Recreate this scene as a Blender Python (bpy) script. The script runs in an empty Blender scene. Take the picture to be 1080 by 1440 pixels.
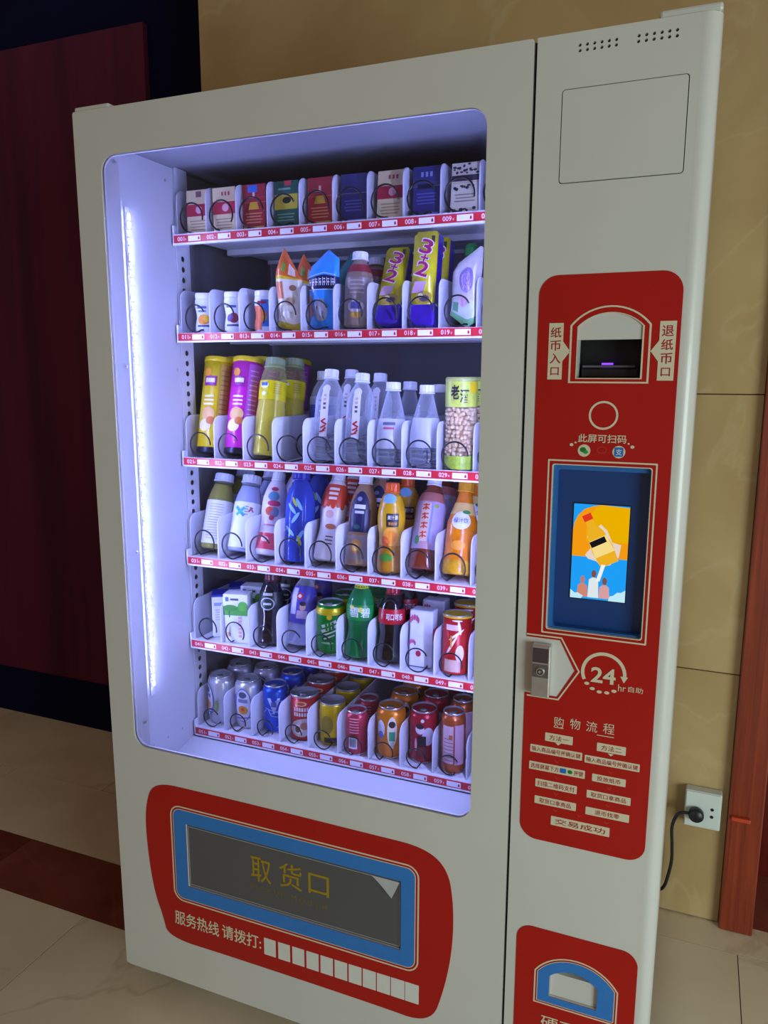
import bpy, bmesh, math, random
from mathutils import Vector, Matrix
random.seed(7)
scn = bpy.context.scene
COL = scn.collection
# ------------------------------------------------------------------ camera
CAM = Vector((1.1666, -1.2552, 1.4329)); YAW = -0.38691; PITCH = -0.17810; ROLL = 0.00239; FPX = 1079.9
def cam_axes():
    cy, sy, cp, sp = math.cos(YAW), math.sin(YAW), math.cos(PITCH), math.sin(PITCH)
    f = Vector((sy*cp, cy*cp, sp)); r = Vector((cy, -sy, 0)); u = r.cross(f)
    c, s = math.cos(ROLL), math.sin(ROLL)
    return c*r+s*u, -s*r+c*u, f
CR, CU, CF = cam_axes()
cd = bpy.data.cameras.new('camera'); cam = bpy.data.objects.new('camera', cd); COL.objects.link(cam)
M = Matrix((CR, CU, -CF)).transposed().to_4x4(); M.translation = CAM; cam.matrix_world = M
cd.sensor_fit = 'VERTICAL'; cd.sensor_height = 24.0; cd.lens = 24.0*FPX/1440; cd.clip_start = .02
scn.camera = cam
# ------------------------------------------------------------------ world and daylight
w = bpy.data.worlds.new('world'); scn.world = w; w.use_nodes = True
bg = w.node_tree.nodes['Background']; bg.inputs[0].default_value = (1.0, .745, .58, 1); bg.inputs[1].default_value = .185
def area(name, loc, target, sx, sy, power, col):
    l = bpy.data.lights.new(name, 'AREA'); l.shape = 'RECTANGLE'; l.size = sx; l.size_y = sy; l.energy = power; l.color = col
    o = bpy.data.objects.new(name, l); COL.objects.link(o); o.location = loc
    o.rotation_euler = (Vector(target)-Vector(loc)).to_track_quat('-Z', 'Y').to_euler(); return o
area('window_right_offscreen', (4.0, -2.3, .85), (1.25, .35, -.1), 1.7, 1.5, 96, (.80, 1.0, .98))
vs = scn.view_settings; vs.view_transform = 'Standard'; vs.look = 'None'; vs.gamma = 1; vs.use_curve_mapping = False; vs.exposure = 0.0
LED = (.35, .40, 1.0); LED_POWER = 480.0

# ------------------------------------------------------------------ pixel helpers (1080x1440 photograph)
def unp(px, py, axis, val):
    d = CF + CR*((px-540)/FPX) - CU*((py-720)/FPX)
    t = (val-CAM[axis])/d[axis]; return CAM + d*t
def FP(px, py):
    p = unp(px, py, 1, 0.0); return (p.x, p.z)
# ------------------------------------------------------------------ materials
def lin(h):
    h = h.lstrip('#'); v = [int(h[i:i+2], 16)/255 for i in (0, 2, 4)]
    return tuple((c/12.92 if c <= .04045 else ((c+.055)/1.055)**2.4) for c in v)+(1,)
MATS = {}
def mat(hexc, rough=.45, metal=0., noise=.06, scale=40., coat=0., name=None):
    key = name or (hexc, rough, metal, noise, scale, coat)
    if key in MATS: return MATS[key]
    m = bpy.data.materials.new(name or 'paint_'+hexc.strip('#')); m.use_nodes = True; nt = m.node_tree
    p = nt.nodes['Principled BSDF']; c = lin(hexc)
    if noise > 0:
        tc = nt.nodes.new('ShaderNodeTexCoord'); nz = nt.nodes.new('ShaderNodeTexNoise'); nz.inputs['Scale'].default_value = scale
        rp = nt.nodes.new('ShaderNodeValToRGB')
        rp.color_ramp.elements[0].position = .3; rp.color_ramp.elements[1].position = .7
        rp.color_ramp.elements[0].color = tuple(x*(1-noise) for x in c[:3])+(1,)
        rp.color_ramp.elements[1].color = tuple(min(1, x*(1+noise)) for x in c[:3])+(1,)
        nt.links.new(tc.outputs['Object'], nz.inputs['Vector']); nt.links.new(nz.outputs['Fac'], rp.inputs['Fac']); nt.links.new(rp.outputs['Color'], p.inputs['Base Color'])
    else: p.inputs['Base Color'].default_value = c
    p.inputs['Roughness'].default_value = rough; p.inputs['Metallic'].default_value = metal
    if coat: p.inputs['Coat Weight'].default_value = coat; p.inputs['Coat Roughness'].default_value = .08
    MATS[key] = m; return m
def emis(hexc, s=1.0, name=None):
    key = ('e', hexc, s)
    if key in MATS: return MATS[key]
    m = bpy.data.materials.new(name or 'screen_light'); m.use_nodes = True; nt = m.node_tree; nt.nodes.clear()
    e = nt.nodes.new('ShaderNodeEmission'); o = nt.nodes.new('ShaderNodeOutputMaterial')
    e.inputs[0].default_value = lin(hexc); e.inputs[1].default_value = s; nt.links.new(e.outputs[0], o.inputs[0]); MATS[key] = m; return m
def led_mat():
    m = bpy.data.materials.new('led_light'); m.use_nodes = True; nt = m.node_tree; nt.nodes.clear()
    e = nt.nodes.new('ShaderNodeEmission'); o = nt.nodes.new('ShaderNodeOutputMaterial')
    e.inputs[0].default_value = LED+(1,); e.inputs[1].default_value = LED_POWER; nt.links.new(e.outputs[0], o.inputs[0]); return m
def clear(name, tint, edge, edge_amt=.55, rough=.06, base=.06):
    key = ('clear', name)
    if key in MATS: return MATS[key]
    m = bpy.data.materials.new(name); m.use_nodes = True; nt = m.node_tree; nt.nodes.clear(); N = nt.nodes.new; L = nt.links.new
    o = N('ShaderNodeOutputMaterial'); tr = N('ShaderNodeBsdfTransparent'); tr.inputs[0].default_value = tint
    p = N('ShaderNodeBsdfPrincipled'); p.inputs['Base Color'].default_value = edge; p.inputs['Roughness'].default_value = rough
    lw = N('ShaderNodeLayerWeight'); lw.inputs[0].default_value = .35
    mr = N('ShaderNodeMapRange'); mr.inputs['To Min'].default_value = base; mr.inputs['To Max'].default_value = edge_amt
    mx = N('ShaderNodeMixShader'); L(lw.outputs['Facing'], mr.inputs['Value']); L(mr.outputs[0], mx.inputs[0]); L(tr.outputs[0], mx.inputs[1]); L(p.outputs[0], mx.inputs[2]); L(mx.outputs[0], o.inputs[0])
    MATS[key] = m; return m
def pane_mat():
    m = bpy.data.materials.new('window_glass'); m.use_nodes = True; nt = m.node_tree; nt.nodes.clear(); N = nt.nodes.new; L = nt.links.new
    o = N('ShaderNodeOutputMaterial'); tr = N('ShaderNodeBsdfTransparent'); tr.inputs[0].default_value = (.97, .98, .98, 1)
    g = N('ShaderNodeBsdfGlossy'); g.inputs['Roughness'].default_value = .02
    fr = N('ShaderNodeFresnel'); fr.inputs[0].default_value = 1.3; mx = N('ShaderNodeMixShader')
    L(fr.outputs[0], mx.inputs[0]); L(tr.outputs[0], mx.inputs[1]); L(g.outputs[0], mx.inputs[2]); L(mx.outputs[0], o.inputs[0]); return m
def stone(name, a, b, vein, scale=3., rough=.3, veins=.35):
    m = bpy.data.materials.new(name); m.use_nodes = True; nt = m.node_tree; N = nt.nodes.new; L = nt.links.new; p = nt.nodes['Principled BSDF']
    tc = N('ShaderNodeTexCoord'); n1 = N('ShaderNodeTexNoise'); n1.inputs['Scale'].default_value = scale; n1.inputs['Detail'].default_value = 8; n1.inputs['Distortion'].default_value = .8
    oi = N('ShaderNodeObjectInfo'); ad = N('ShaderNodeVectorMath'); ad.operation = 'ADD'; sc = N('ShaderNodeVectorMath'); sc.operation = 'SCALE'; sc.inputs['Scale'].default_value = 9
    L(oi.outputs['Random'], sc.inputs[0]); L(tc.outputs['Object'], ad.inputs[0]); L(sc.outputs[0], ad.inputs[1]); L(ad.outputs[0], n1.inputs['Vector'])
    r1 = N('ShaderNodeValToRGB'); r1.color_ramp.elements[0].color = lin(a); r1.color_ramp.elements[1].color = lin(b); r1.color_ramp.elements[0].position = .3; r1.color_ramp.elements[1].position = .7
    L(n1.outputs['Fac'], r1.inputs['Fac'])
    n2 = N('ShaderNodeTexNoise'); n2.inputs['Scale'].default_value = scale*.55; n2.inputs['Detail'].default_value = 5; n2.inputs['Distortion'].default_value = 1.6; L(ad.outputs[0], n2.inputs['Vector'])
    r2 = N('ShaderNodeValToRGB'); e = r2.color_ramp.elements; e[0].position = .485; e[0].color = (0, 0, 0, 1); e[1].position = .5; e[1].color = (veins, veins, veins, 1); q = e.new(.515); q.color = (0, 0, 0, 1)
    L(n2.outputs['Fac'], r2.inputs['Fac'])
    mx = N('ShaderNodeMix'); mx.data_type = 'RGBA'; L(r2.outputs['Color'], mx.inputs['Factor']); L(r1.outputs['Color'], mx.inputs['A']); mx.inputs['B'].default_value = lin(vein)
    L(mx.outputs['Result'], p.inputs['Base Color']); p.inputs['Roughness'].default_value = rough; return m
def wood(name, a, b, rough=.4, sx=30., sz=1.6):
    m = bpy.data.materials.new(name); m.use_nodes = True; nt = m.node_tree; N = nt.nodes.new; L = nt.links.new; p = nt.nodes['Principled BSDF']
    tc = N('ShaderNodeTexCoord'); mp = N('ShaderNodeMapping'); mp.inputs['Scale'].default_value = (sx, sx, sz); n = N('ShaderNodeTexNoise'); n.inputs['Scale'].default_value = 1.5; n.inputs['Detail'].default_value = 6; n.inputs['Distortion'].default_value = .5
    r = N('ShaderNodeValToRGB'); r.color_ramp.elements[0].color = lin(a); r.color_ramp.elements[1].color = lin(b); r.color_ramp.elements[0].position = .3; r.color_ramp.elements[1].position = .7
    L(tc.outputs['Object'], mp.inputs['Vector']); L(mp.outputs[0], n.inputs['Vector']); L(n.outputs['Fac'], r.inputs['Fac']); L(r.outputs[0], p.inputs['Base Color']); p.inputs['Roughness'].default_value = rough; return m
# ------------------------------------------------------------------ mesh helpers
def new_obj(name, me, m=None, parent=None, loc=None):
    o = bpy.data.objects.new(name, me); COL.objects.link(o)
    if m is not None and me is not None:
        me.materials.clear(); me.materials.append(m)
    if parent: o.parent = parent
    if loc: o.location = loc
    return o
def mesh(name, vs_, fs, smooth=False):
    me = bpy.data.meshes.new(name); me.from_pydata([tuple(v) for v in vs_], [], fs); me.update()
    if smooth:
        for p in me.polygons: p.use_smooth = True
    return me
def bm_mesh(bm, name, smooth=False):
    bmesh.ops.recalc_face_normals(bm, faces=bm.faces)
    me = bpy.data.meshes.new(name); bm.to_mesh(me); bm.free()
    if smooth:
        for p in me.polygons: p.use_smooth = True
    return me
def add_box(bm, x0, x1, y0, y1, z0, z1):
    r = bmesh.ops.create_cube(bm, size=1)
    for v in r['verts']: v.co = Vector(((x0+x1)/2+v.co.x*(x1-x0), (y0+y1)/2+v.co.y*(y1-y0), (z0+z1)/2+v.co.z*(z1-z0)))
    return r['verts']
def box(name, b, m, parent=None, bev=0., seg=2):
    bm = bmesh.new(); add_box(bm, *b)
    if bev: bmesh.ops.bevel(bm, geom=bm.edges[:]+bm.verts[:], offset=bev, segments=seg, affect='EDGES', profile=.5)
    return new_obj(name, bm_mesh(bm, name), m, parent)
def boxes(name, bl, m, parent=None):
    bm = bmesh.new()
    for b in bl: add_box(bm, *b)
    return new_obj(name, bm_mesh(bm, name), m, parent)
def extract(ob):
    COL.objects.link(ob)
    dg = bpy.context.evaluated_depsgraph_get()
    me = bpy.data.meshes.new_from_object(ob.evaluated_get(dg))
    vs_ = [v.co.copy() for v in me.vertices]; fs = [tuple(p.vertices) for p in me.polygons]
    d = ob.data; bpy.data.objects.remove(ob); bpy.data.curves.remove(d); bpy.data.meshes.remove(me); return vs_, fs
def curve_poly(loops, half):
    cu = bpy.data.curves.new('tmp', 'CURVE'); cu.dimensions = '2D'; cu.fill_mode = 'BOTH'; cu.extrude = half
    for lp in loops:
        s = cu.splines.new('POLY'); s.points.add(len(lp)-1); s.use_cyclic_u = True
        for p, q in zip(s.points, lp): p.co = (q[0], q[1], 0, 1)
    return extract(bpy.data.objects.new('tmp', cu))
def plate(name, loops, y0, y1, m, parent=None):
    """flat shape in the xz plane with holes, between depths y0 and y1"""
    vs_, fs = curve_poly(loops, abs(y1-y0)/2); ym = (y0+y1)/2
    return new_obj(name, mesh(name, [(v.x, ym-v.z, v.y) for v in vs_], fs), m, parent)
def rr(x0, x1, z0, z1, r, n=8):
    if x0 > x1: x0, x1 = x1, x0
    if z0 > z1: z0, z1 = z1, z0
    o = []
    for cx, cz, a in ((x1-r, z1-r, 0), (x0+r, z1-r, 90), (x0+r, z0+r, 180), (x1-r, z0+r, 270)):
        for i in range(n+1):
            t = math.radians(a+90*i/n); o.append((cx+r*math.cos(t), cz+r*math.sin(t)))
    return o
def ell(cx, cz, rx, rz, n=32, a0=0, a1=360):
    full = abs(a1-a0) >= 360; k = n if full else n+1
    return [(cx+rx*math.cos(math.radians(a0+(a1-a0)*i/n)), cz+rz*math.sin(math.radians(a0+(a1-a0)*i/n))) for i in range(k)]
TXT = {}
def text2d(s, bold=0.):
    """text outline as triangles in the unit box, with its aspect"""
    k = (s, bold)
    if k not in TXT:
        cu = bpy.data.curves.new('tmp', 'FONT'); cu.body = s; cu.size = 1; cu.offset = bold; cu.resolution_u = 3; cu.fill_mode = 'FRONT'
        v, f = extract(bpy.data.objects.new('tmp', cu))
        x0, x1 = min(p.x for p in v), max(p.x for p in v); y0, y1 = min(p.y for p in v), max(p.y for p in v)
        TXT[k] = ([((p.x-x0)/(x1-x0)-.5, (p.y-y0)/(y1-y0)-.5) for p in v], f, (x1-x0)/(y1-y0))
    return TXT[k]
def map2d(name, v2, fs, fn, m, parent):
    o = new_obj(name, mesh(name, [fn(u, v) for u, v in v2], fs), m, parent); return o
def grid2d(nu=8, nv=6):
    v = [(i/nu-.5, j/nv-.5) for j in range(nv+1) for i in range(nu+1)]
    f = [(j*(nu+1)+i, j*(nu+1)+i+1, (j+1)*(nu+1)+i+1, (j+1)*(nu+1)+i) for j in range(nv) for i in range(nu)]
    return v, f
def disc2d(n=20, rings=4):
    v = [(0, 0)]; f = []
    for r in range(1, rings+1):
        for i in range(n): a = 2*math.pi*i/n; v.append((.5*r/rings*math.cos(a), .5*r/rings*math.sin(a)))
    for i in range(n): f.append((0, 1+i, 1+(i+1) % n))
    for r in range(1, rings):
        for i in range(n): a = 1+(r-1)*n; b = a+n; f.append((a+i, b+i, b+(i+1) % n, a+(i+1) % n))
    return v, f
GRID = grid2d(); DISC = disc2d()
def ftext(s, x0, x1, z0, z1, y, m, parent, name='lettering', bold=.01, fit=True):
    v, f, asp = text2d(s, bold)
    cx, cz = (x0+x1)/2, (z0+z1)/2; W, H = x1-x0, z1-z0
    return map2d(name, v, f, lambda u, t: (cx+u*W, y, cz+t*H), m, parent)
def lathe(name, prof, m, parent=None, seg=28, smooth=True, origin=(0, 0, 0)):
    vs_, fs = [], []
    n = len(prof)
    for r, z in prof:
        for i in range(seg):
            a = 2*math.pi*i/seg; vs_.append((r*math.cos(a)+origin[0], r*math.sin(a)+origin[1], z+origin[2]))
    for j in range(n-1):
        for i in range(seg): fs.append((j*seg+i, j*seg+(i+1) % seg, (j+1)*seg+(i+1) % seg, (j+1)*seg+i))
    if prof[0][0] > 1e-6: fs.append(tuple(reversed(range(seg))))
    if prof[-1][0] > 1e-6: fs.append(tuple(range((n-1)*seg, n*seg)))
    me = mesh(name, vs_, fs)
    for p in me.polygons: p.use_smooth = smooth and len(p.vertices) == 4
    o = new_obj(name, me, m, parent); return o
def tube(name, pts, r, m, parent=None, seg=6, closed=False):
    vs_, fs = [], []; n = len(pts); pts = [Vector(p) for p in pts]
    up = Vector((0, 0, 1)); prev = None
    for i, p in enumerate(pts):
        t = (pts[min(i+1, n-1)]-pts[max(i-1, 0)]).normalized()
        if prev is None:
            a = t.cross(up)
            if a.length < .1: a = t.cross(Vector((0, 1, 0)))
            a.normalize()
        else:
            a = prev - t*prev.dot(t); a.normalize()
        prev = a; b = t.cross(a)
        for k in range(seg):
            q = 2*math.pi*k/seg; vs_.append(p+a*(r*math.cos(q))+b*(r*math.sin(q)))
    for j in range(n-1):
        for k in range(seg): fs.append((j*seg+k, j*seg+(k+1) % seg, (j+1)*seg+(k+1) % seg, (j+1)*seg+k))
    fs.append(tuple(reversed(range(seg)))); fs.append(tuple(range((n-1)*seg, n*seg)))
    return new_obj(name, mesh(name, vs_, fs, True), m, parent)
def empty(name, loc=(0, 0, 0)):
    o = bpy.data.objects.new(name, None); COL.objects.link(o); o.location = loc; o.empty_display_size = .02; return o
def tag(o, label=None, cat=None, group=None, kind=None):
    if label: o['label'] = label
    if cat: o['category'] = cat
    if group: o['group'] = group
    if kind: o['kind'] = kind
    return o
def struct(o, label, cat):
    return tag(o, label, cat, kind='structure')

# ================================================================== SETTING
WALL_Y = .76; FAR_Y = 1.02
m_tile = stone('beige_wall_marble', '#a5865a', '#bda173', '#c9b68c', 2.2, .28, .25)
m_grout = mat('#6b5a3c', .8, name='grout')
m_floor = stone('beige_floor_marble', '#d4bf9e', '#ebdcc2', '#a88c66', 1.6, .22, .3)
m_band = stone('brown_floor_marble', '#6a3022', '#86483a', '#8f5544', 4., .25, .3)
m_navy = mat('#0a0b30', .9, noise=.15, scale=3, name='navy_wall')
m_wine = wood('wine_wood', '#4c1c34', '#64243c', .55, 7, .5)
for _m in (m_navy, m_wine): _m.node_tree.nodes['Principled BSDF'].inputs['Specular IOR Level'].default_value = .12
m_red_wood = wood('red_brown_wood', '#6e2413', '#9a3d1f', .4, 60, 2.)
m_dark_red = wood('dark_red_wood', '#4d0d08', '#6d150d', .35, 40, 2.)
fl = struct(box('floor', (-4.2, 3.4, -3.2, 2.2, -.06, -.004), m_grout), 'beige marble tiled floor with a dark brown border band', 'floor')
XJ = [-.265+.807*k for k in range(-5, 5)]; G = .0012
def floor_row(y0, y1, m, name, off=0):
    for i in range(len(XJ)-1):
        a, b = XJ[i]+off, XJ[i+1]+off
        if b < -4.2 or a > 3.4: continue
        box(name, (a+G, b-G, y0+G, y1-G, -.01, 0), m, fl)
floor_row(-2.29, -1.474, m_floor, 'floor_tile'); floor_row(-1.474, -.667, m_floor, 'floor_tile'); floor_row(-.667, .14, m_floor, 'floor_tile')
floor_row(.14, .35, m_band, 'border_tile', .4); floor_row(.35, .656, m_floor, 'floor_tile'); floor_row(.656, 1.04, m_floor, 'floor_tile', .4)
box('threshold_stone', (1.302, 2.2, .77, 1.6, -.01, .001), m_band, fl)
wb = struct(box('wall_back', (-.227, 1.3055, WALL_Y+.012, 1.05, 0, 3.1), m_grout), 'beige marble tiled wall behind the vending machine', 'wall')
zs = [.002, .694, 1.387, 2.62, 3.1]; xs = [-.227, 1.306]
for i in range(len(zs)-1):
    for j in range(len(xs)-1):
        box('wall_tile', (xs[j]+G*.5, xs[j+1]-G*.5, WALL_Y, WALL_Y+.012, zs[i]+G, zs[i+1]-G), m_tile, wb, .0012, 1)
wl = struct(box('wall_left', (-4.2, -.227, FAR_Y+.03, FAR_Y+.15, 0, 3.1), m_navy), 'dark navy wall of the unlit recess around the wine panel', 'wall')
struct(box('baseboard_left', (-4.2, -.227, FAR_Y, FAR_Y+.03, 0, .197), m_navy), 'dark navy skirting under the wine wood panel', 'baseboard')
d1 = struct(box('door_1', (-2.6, -.632, FAR_Y+.005, FAR_Y+.03, .197, 2.58), m_wine, bev=.002), 'tall dark wine wood door panel in the unlit recess', 'door')
# door frame and door on the right
tr = struct(box('trim_1', (1.306, 1.386, .735, 1.02, .0015, 2.6), m_red_wood, bev=.003), 'red-brown wooden door frame board beside the socket', 'door frame')
d2 = struct(box('door_2', (1.386, 2.2, 1.02, 1.06, .001, 2.6), m_dark_red, bev=.002), 'dark red wooden door beyond the door frame', 'door')

# ================================================================== VENDING MACHINE
VM = tag(empty('vending_machine', (0.58, .36, 0)), 'large white vending machine with glass front, red stickers and lit trays', 'vending machine')
VM.location = (0, 0, 0)
m_white = mat('#cfcec9', .33, noise=.02, scale=6, coat=.15, name='white_enamel')
m_inner = mat('#c6c7cc', .5, noise=.02, scale=5, name='white_liner')
m_liner = mat('#74767e', .5, noise=.06, scale=4, name='grey_liner')
m_plast = mat('#dcdde6', .45, noise=.02, scale=20, name='white_plastic')
def translucent_plastic():
    m = bpy.data.materials.new('frosted_plastic'); m.use_nodes = True; nt = m.node_tree; N = nt.nodes.new; L = nt.links.new; p = nt.nodes['Principled BSDF']; o = nt.nodes['Material Output']
    p.inputs['Base Color'].default_value = lin('#dcdde6'); p.inputs['Roughness'].default_value = .45
    t = N('ShaderNodeBsdfTranslucent'); t.inputs[0].default_value = lin('#f6f6fa'); mx = N('ShaderNodeMixShader'); mx.inputs[0].default_value = .55
    L(p.outputs[0], mx.inputs[1]); L(t.outputs[0], mx.inputs[2]); L(mx.outputs[0], o.inputs[0]); return m
m_frost = translucent_plastic()
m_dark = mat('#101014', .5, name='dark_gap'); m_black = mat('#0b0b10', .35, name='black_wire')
m_red = mat('#b01008', .34, noise=.03, scale=8, name='red_vinyl'); m_redtxt = mat('#a81a10', .5, name='red_ink')
m_cream = mat('#d9cfb4', .4, noise=.02, name='cream_vinyl'); m_blue = mat('#2f7acb', .35, noise=.03, name='blue_vinyl')
m_chrome = mat('#cfcccb', .3, .75, name='chrome'); m_white_print = mat('#dcdcd6', .4, noise=.02, name='white_print')
W, H, B, DEP = 1.16, 1.93, .06, .72
SEAM = .9005
cab = boxes('cabinet', [(.002, .055, .045, DEP, B, H), (1.13, W-.002, .03, DEP, B, H), (.055, 1.13, .045, DEP, 1.885, H), (.055, 1.13, .045, DEP, B, .12), (.055, 1.13, .66, DEP, .12, 1.885), (.86, .895, .045, .66, .12, 1.885)], m_white, VM)
boxes('inner_liner', [(.055, .058, .252, .655, .42, 1.885), (.058, .86, .62, .655, .42, 1.885), (.857, .86, .252, .655, .42, 1.885)], m_liner, VM)
box('liner_top', (.058, .857, .2005, .62, 1.873, 1.8845), m_liner, VM)
# door with window and pickup openings
ox0, ox1, oz0, oz1 = .0622, .8278, .6236, 1.8451
pk = [FP(260.9, 1157.5), FP(563.4, 1240), FP(266, 1246.7), FP(564, 1335)]
px0 = (pk[0][0]+pk[2][0])/2; px1 = (pk[1][0]+pk[3][0])/2; pz1 = (pk[0][1]+pk[1][1])/2; pz0 = (pk[2][1]+pk[3][1])/2
door = plate('glass_door', [rr(0, SEAM-.0025, B, H, .004, 3), rr(ox0, ox1, oz0, oz1, .03), rr(px0, px1, pz0, pz1, .002, 2)], 0, .012, m_white, VM)
boxes('door_core', [(0.0, .05, .0125, .0445, B, H), (.84, SEAM-.0025, .0125, .0445, B, H), (.05, .84, .0125, .0445, 1.868, H), (.05, .84, .0125, .0445, pz1+.012, .49), (.05, .84, .0125, .0445, B, pz0-.012)], m_white, VM)
plate('glass_pane', [rr(ox0-.002, ox1+.002, oz0-.002, oz1+.002, .03)], .0035, .0075, pane_mat(), door)
# side lining of the lit bay (left, right, floor chute)
for nm, x0, x1 in (('left_bay_panel', .0505, .076), ('right_bay_panel', .8395, .857)):
    xi, xo, sgx = (x1, x0, 1) if nm[0] == 'l' else (x0, x1, -1)
    pl = [(xo, .0125), (xi-sgx*.0145, .0125), (xi, .034), (xi, .205), (xo, .205)]
    bm = bmesh.new(); lo_ = [bm.verts.new((x, y, .5)) for x, y in pl]; hi_ = [bm.verts.new((x, y, 1.872)) for x, y in pl]; bm.faces.new(lo_); bm.faces.new(hi_)
    for i in range(5): bm.faces.new((lo_[i], lo_[(i+1) % 5], hi_[(i+1) % 5], hi_[i]))
    new_obj(nm, bm_mesh(bm, nm), m_inner, VM)
box('bay_ceiling', (.076, .8395, .0455, .2, 1.868, 1.872), m_liner, VM)
ch = mesh('delivery_chute', [(.0765, .19, .562), (.839, .19, .562), (.839, .02, .53), (.0765, .02, .53), (.0765, .19, .546), (.839, .19, .546), (.839, .02, .514), (.0765, .02, .514)],
          [(0, 1, 2, 3), (7, 6, 5, 4), (0, 4, 5, 1), (1, 5, 6, 2), (2, 6, 7, 3), (3, 7, 4, 0)])
new_obj('delivery_chute', ch, m_inner, VM)
# screws on the left panel
scr = None
bl = door
sp = [p for p in [(162, 228), (172, 515), (190, 778), (203, 1017), (232, 254), (250, 520), (260, 758), (217, 1048), (257, 1024), (237, 1036)]]
for p in sp:
    q = unp(p[0], p[1], 0, .0762)
    bm = bmesh.new(); bmesh.ops.create_cone(bm, cap_ends=True, segments=10, radius1=.0035, radius2=.0022, depth=.002, matrix=Matrix.Translation((.077, max(q.y, .026), max(q.z, .54))) @ Matrix.Rotation(math.pi/2, 4, 'Y'))
    new_obj('screw', bm_mesh(bm, 'screw'), m_chrome, VM)
# rails with holes
RZ = [1.711, 1.504, 1.228, .996, .793, .570]; SURF = [r+o for r, o in zip(RZ, (.019, .016, .013, .015, .014, .016))]
X0, PITCHX = .086, .0752
def plate_x(name, loops, x0, x1, m, parent):
    """flat shape in the yz plane with holes, between x0 and x1"""
    vs_, fs = curve_poly(loops, abs(x1-x0)/2); xm = (x0+x1)/2
    return new_obj(name, mesh(name, [(xm+v.z, v.x, v.y) for v in vs_], fs), m, parent)
for xa, xb, xw in ((.0765, .078, .058), (.8385, .840, .857)):
    holes = []
    for k in range(58):
        z = .52+k*.0228
        if any(r-.008 < z < r+.03 for r in RZ) or z > 1.72: continue
        holes.append(ell(.226, z, .0062, .0062, 14))
    rail = plate_x('shelf_rail', [rr(.2055, .252, .5, 1.872, .0005, 1)]+holes, xa, xb, m_inner, VM)
    box('rail_return', (min(xa, xw) if xw < xa else xb, xa if xw < xa else xw, .2495, .252, .5, 1.872), m_inner, rail)
# LED strips
m_led = led_mat()
led_me = None
for side, x in (('l', .076), ('r', .8395)):
    sg = 1 if side == 'l' else -1
    st = box('led_strip' if side == 'l' else 'led_strip_offscreen', (min(x, x+sg*.002), max(x, x+sg*.002), .043, .056, .725, 1.76), m_plast, VM)
    for k in range(64):
        if led_me is None:
            bm = bmesh.new(); add_box(bm, -.0022, .0022, -.0035, .0035, -.0054, .0054); bmesh.ops.bevel(bm, geom=bm.edges[:], offset=.0015, segments=1, affect='EDGES'); led_me = bm_mesh(bm, 'led'); led_me.materials.append(m_plast); led_me.materials.append(m_led)
            for f_ in led_me.polygons: f_.material_index = 1 if f_.normal.x > .5 else 0
        o = new_obj('led' if side == 'l' else 'led_offscreen', led_me, None, st); o.rotation_euler = (0, 0, 0 if sg > 0 else math.pi); o.location = (x+sg*.0042, .0495, .752+k*.0157)
# trays
DIV = {}
def divider_mesh(h, y1=.6):
    k = round(h, 3)
    if k in DIV: return DIV[k]
    lp = [(.1997, 0), (.1997, h-.022)]+[(.1997+.022-.022*math.cos(math.radians(a)), h-.022+.022*math.sin(math.radians(a))) for a in range(15, 91, 15)]+[(y1, h), (y1, 0)]
    vs_ = [(-.0014, y, z) for y, z in lp]+[(.0014, y, z) for y, z in lp]; n = len(lp)
    fs = [tuple(range(n)), tuple(reversed(range(n, 2*n)))]+[(i, n+i, n+(i+1) % n, (i+1) % n) for i in range(n)]
    bm = bmesh.new(); bv = [bm.verts.new(v) for v in vs_]
    for f in fs: bm.faces.new([bv[i] for i in f])
    me = bm_mesh(bm, 'divider'); me.materials.append(m_frost); DIV[k] = me; return me
def coil_pts(phase):
    pts = []; R = .0305; n = 22
    for t in range(3):
        y = .2018+t*.088
        a0, a1 = (-12, 262) if t == 0 else (-90, 262)
        for i in range(n+1):
            a = math.radians(a0+phase+(a1-a0)*i/n); pts.append((R*math.cos(a), y+.0015*i/n, R*math.sin(a)))
    return pts
coil_me = []
for ph in (0, -18, 14, 40):
    p = coil_pts(ph); o = tube('coil', p, .0019, m_black, None, 6); coil_me.append(o.data); bpy.data.objects.remove(o)
card_me = bm_mesh((lambda bm: (add_box(bm, -.0155, .0155, -.0005, .0005, -.0055, .0055), bm)[1])(bmesh.new()), 'price_card'); card_me.materials.append(mat('#e6e4ee', .4, noise=.01, name='white_card'))
mark_me = mesh('price_mark', [(-.002, 0, -.003), (.002, 0, -.003), (.002, 0, .001), (0, 0, .004), (-.002, 0, .001)], [(0, 1, 2, 3, 4)]); mark_me.materials.append(m_redtxt)
DH = [.095, .095, .098, .1, .098, .094]
m_strip = mat('#c02430', .35, noise=.03, name='red_strip'); m_num = mat('#f0d8dc', .5, noise=.01, name='number_ink')
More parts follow.
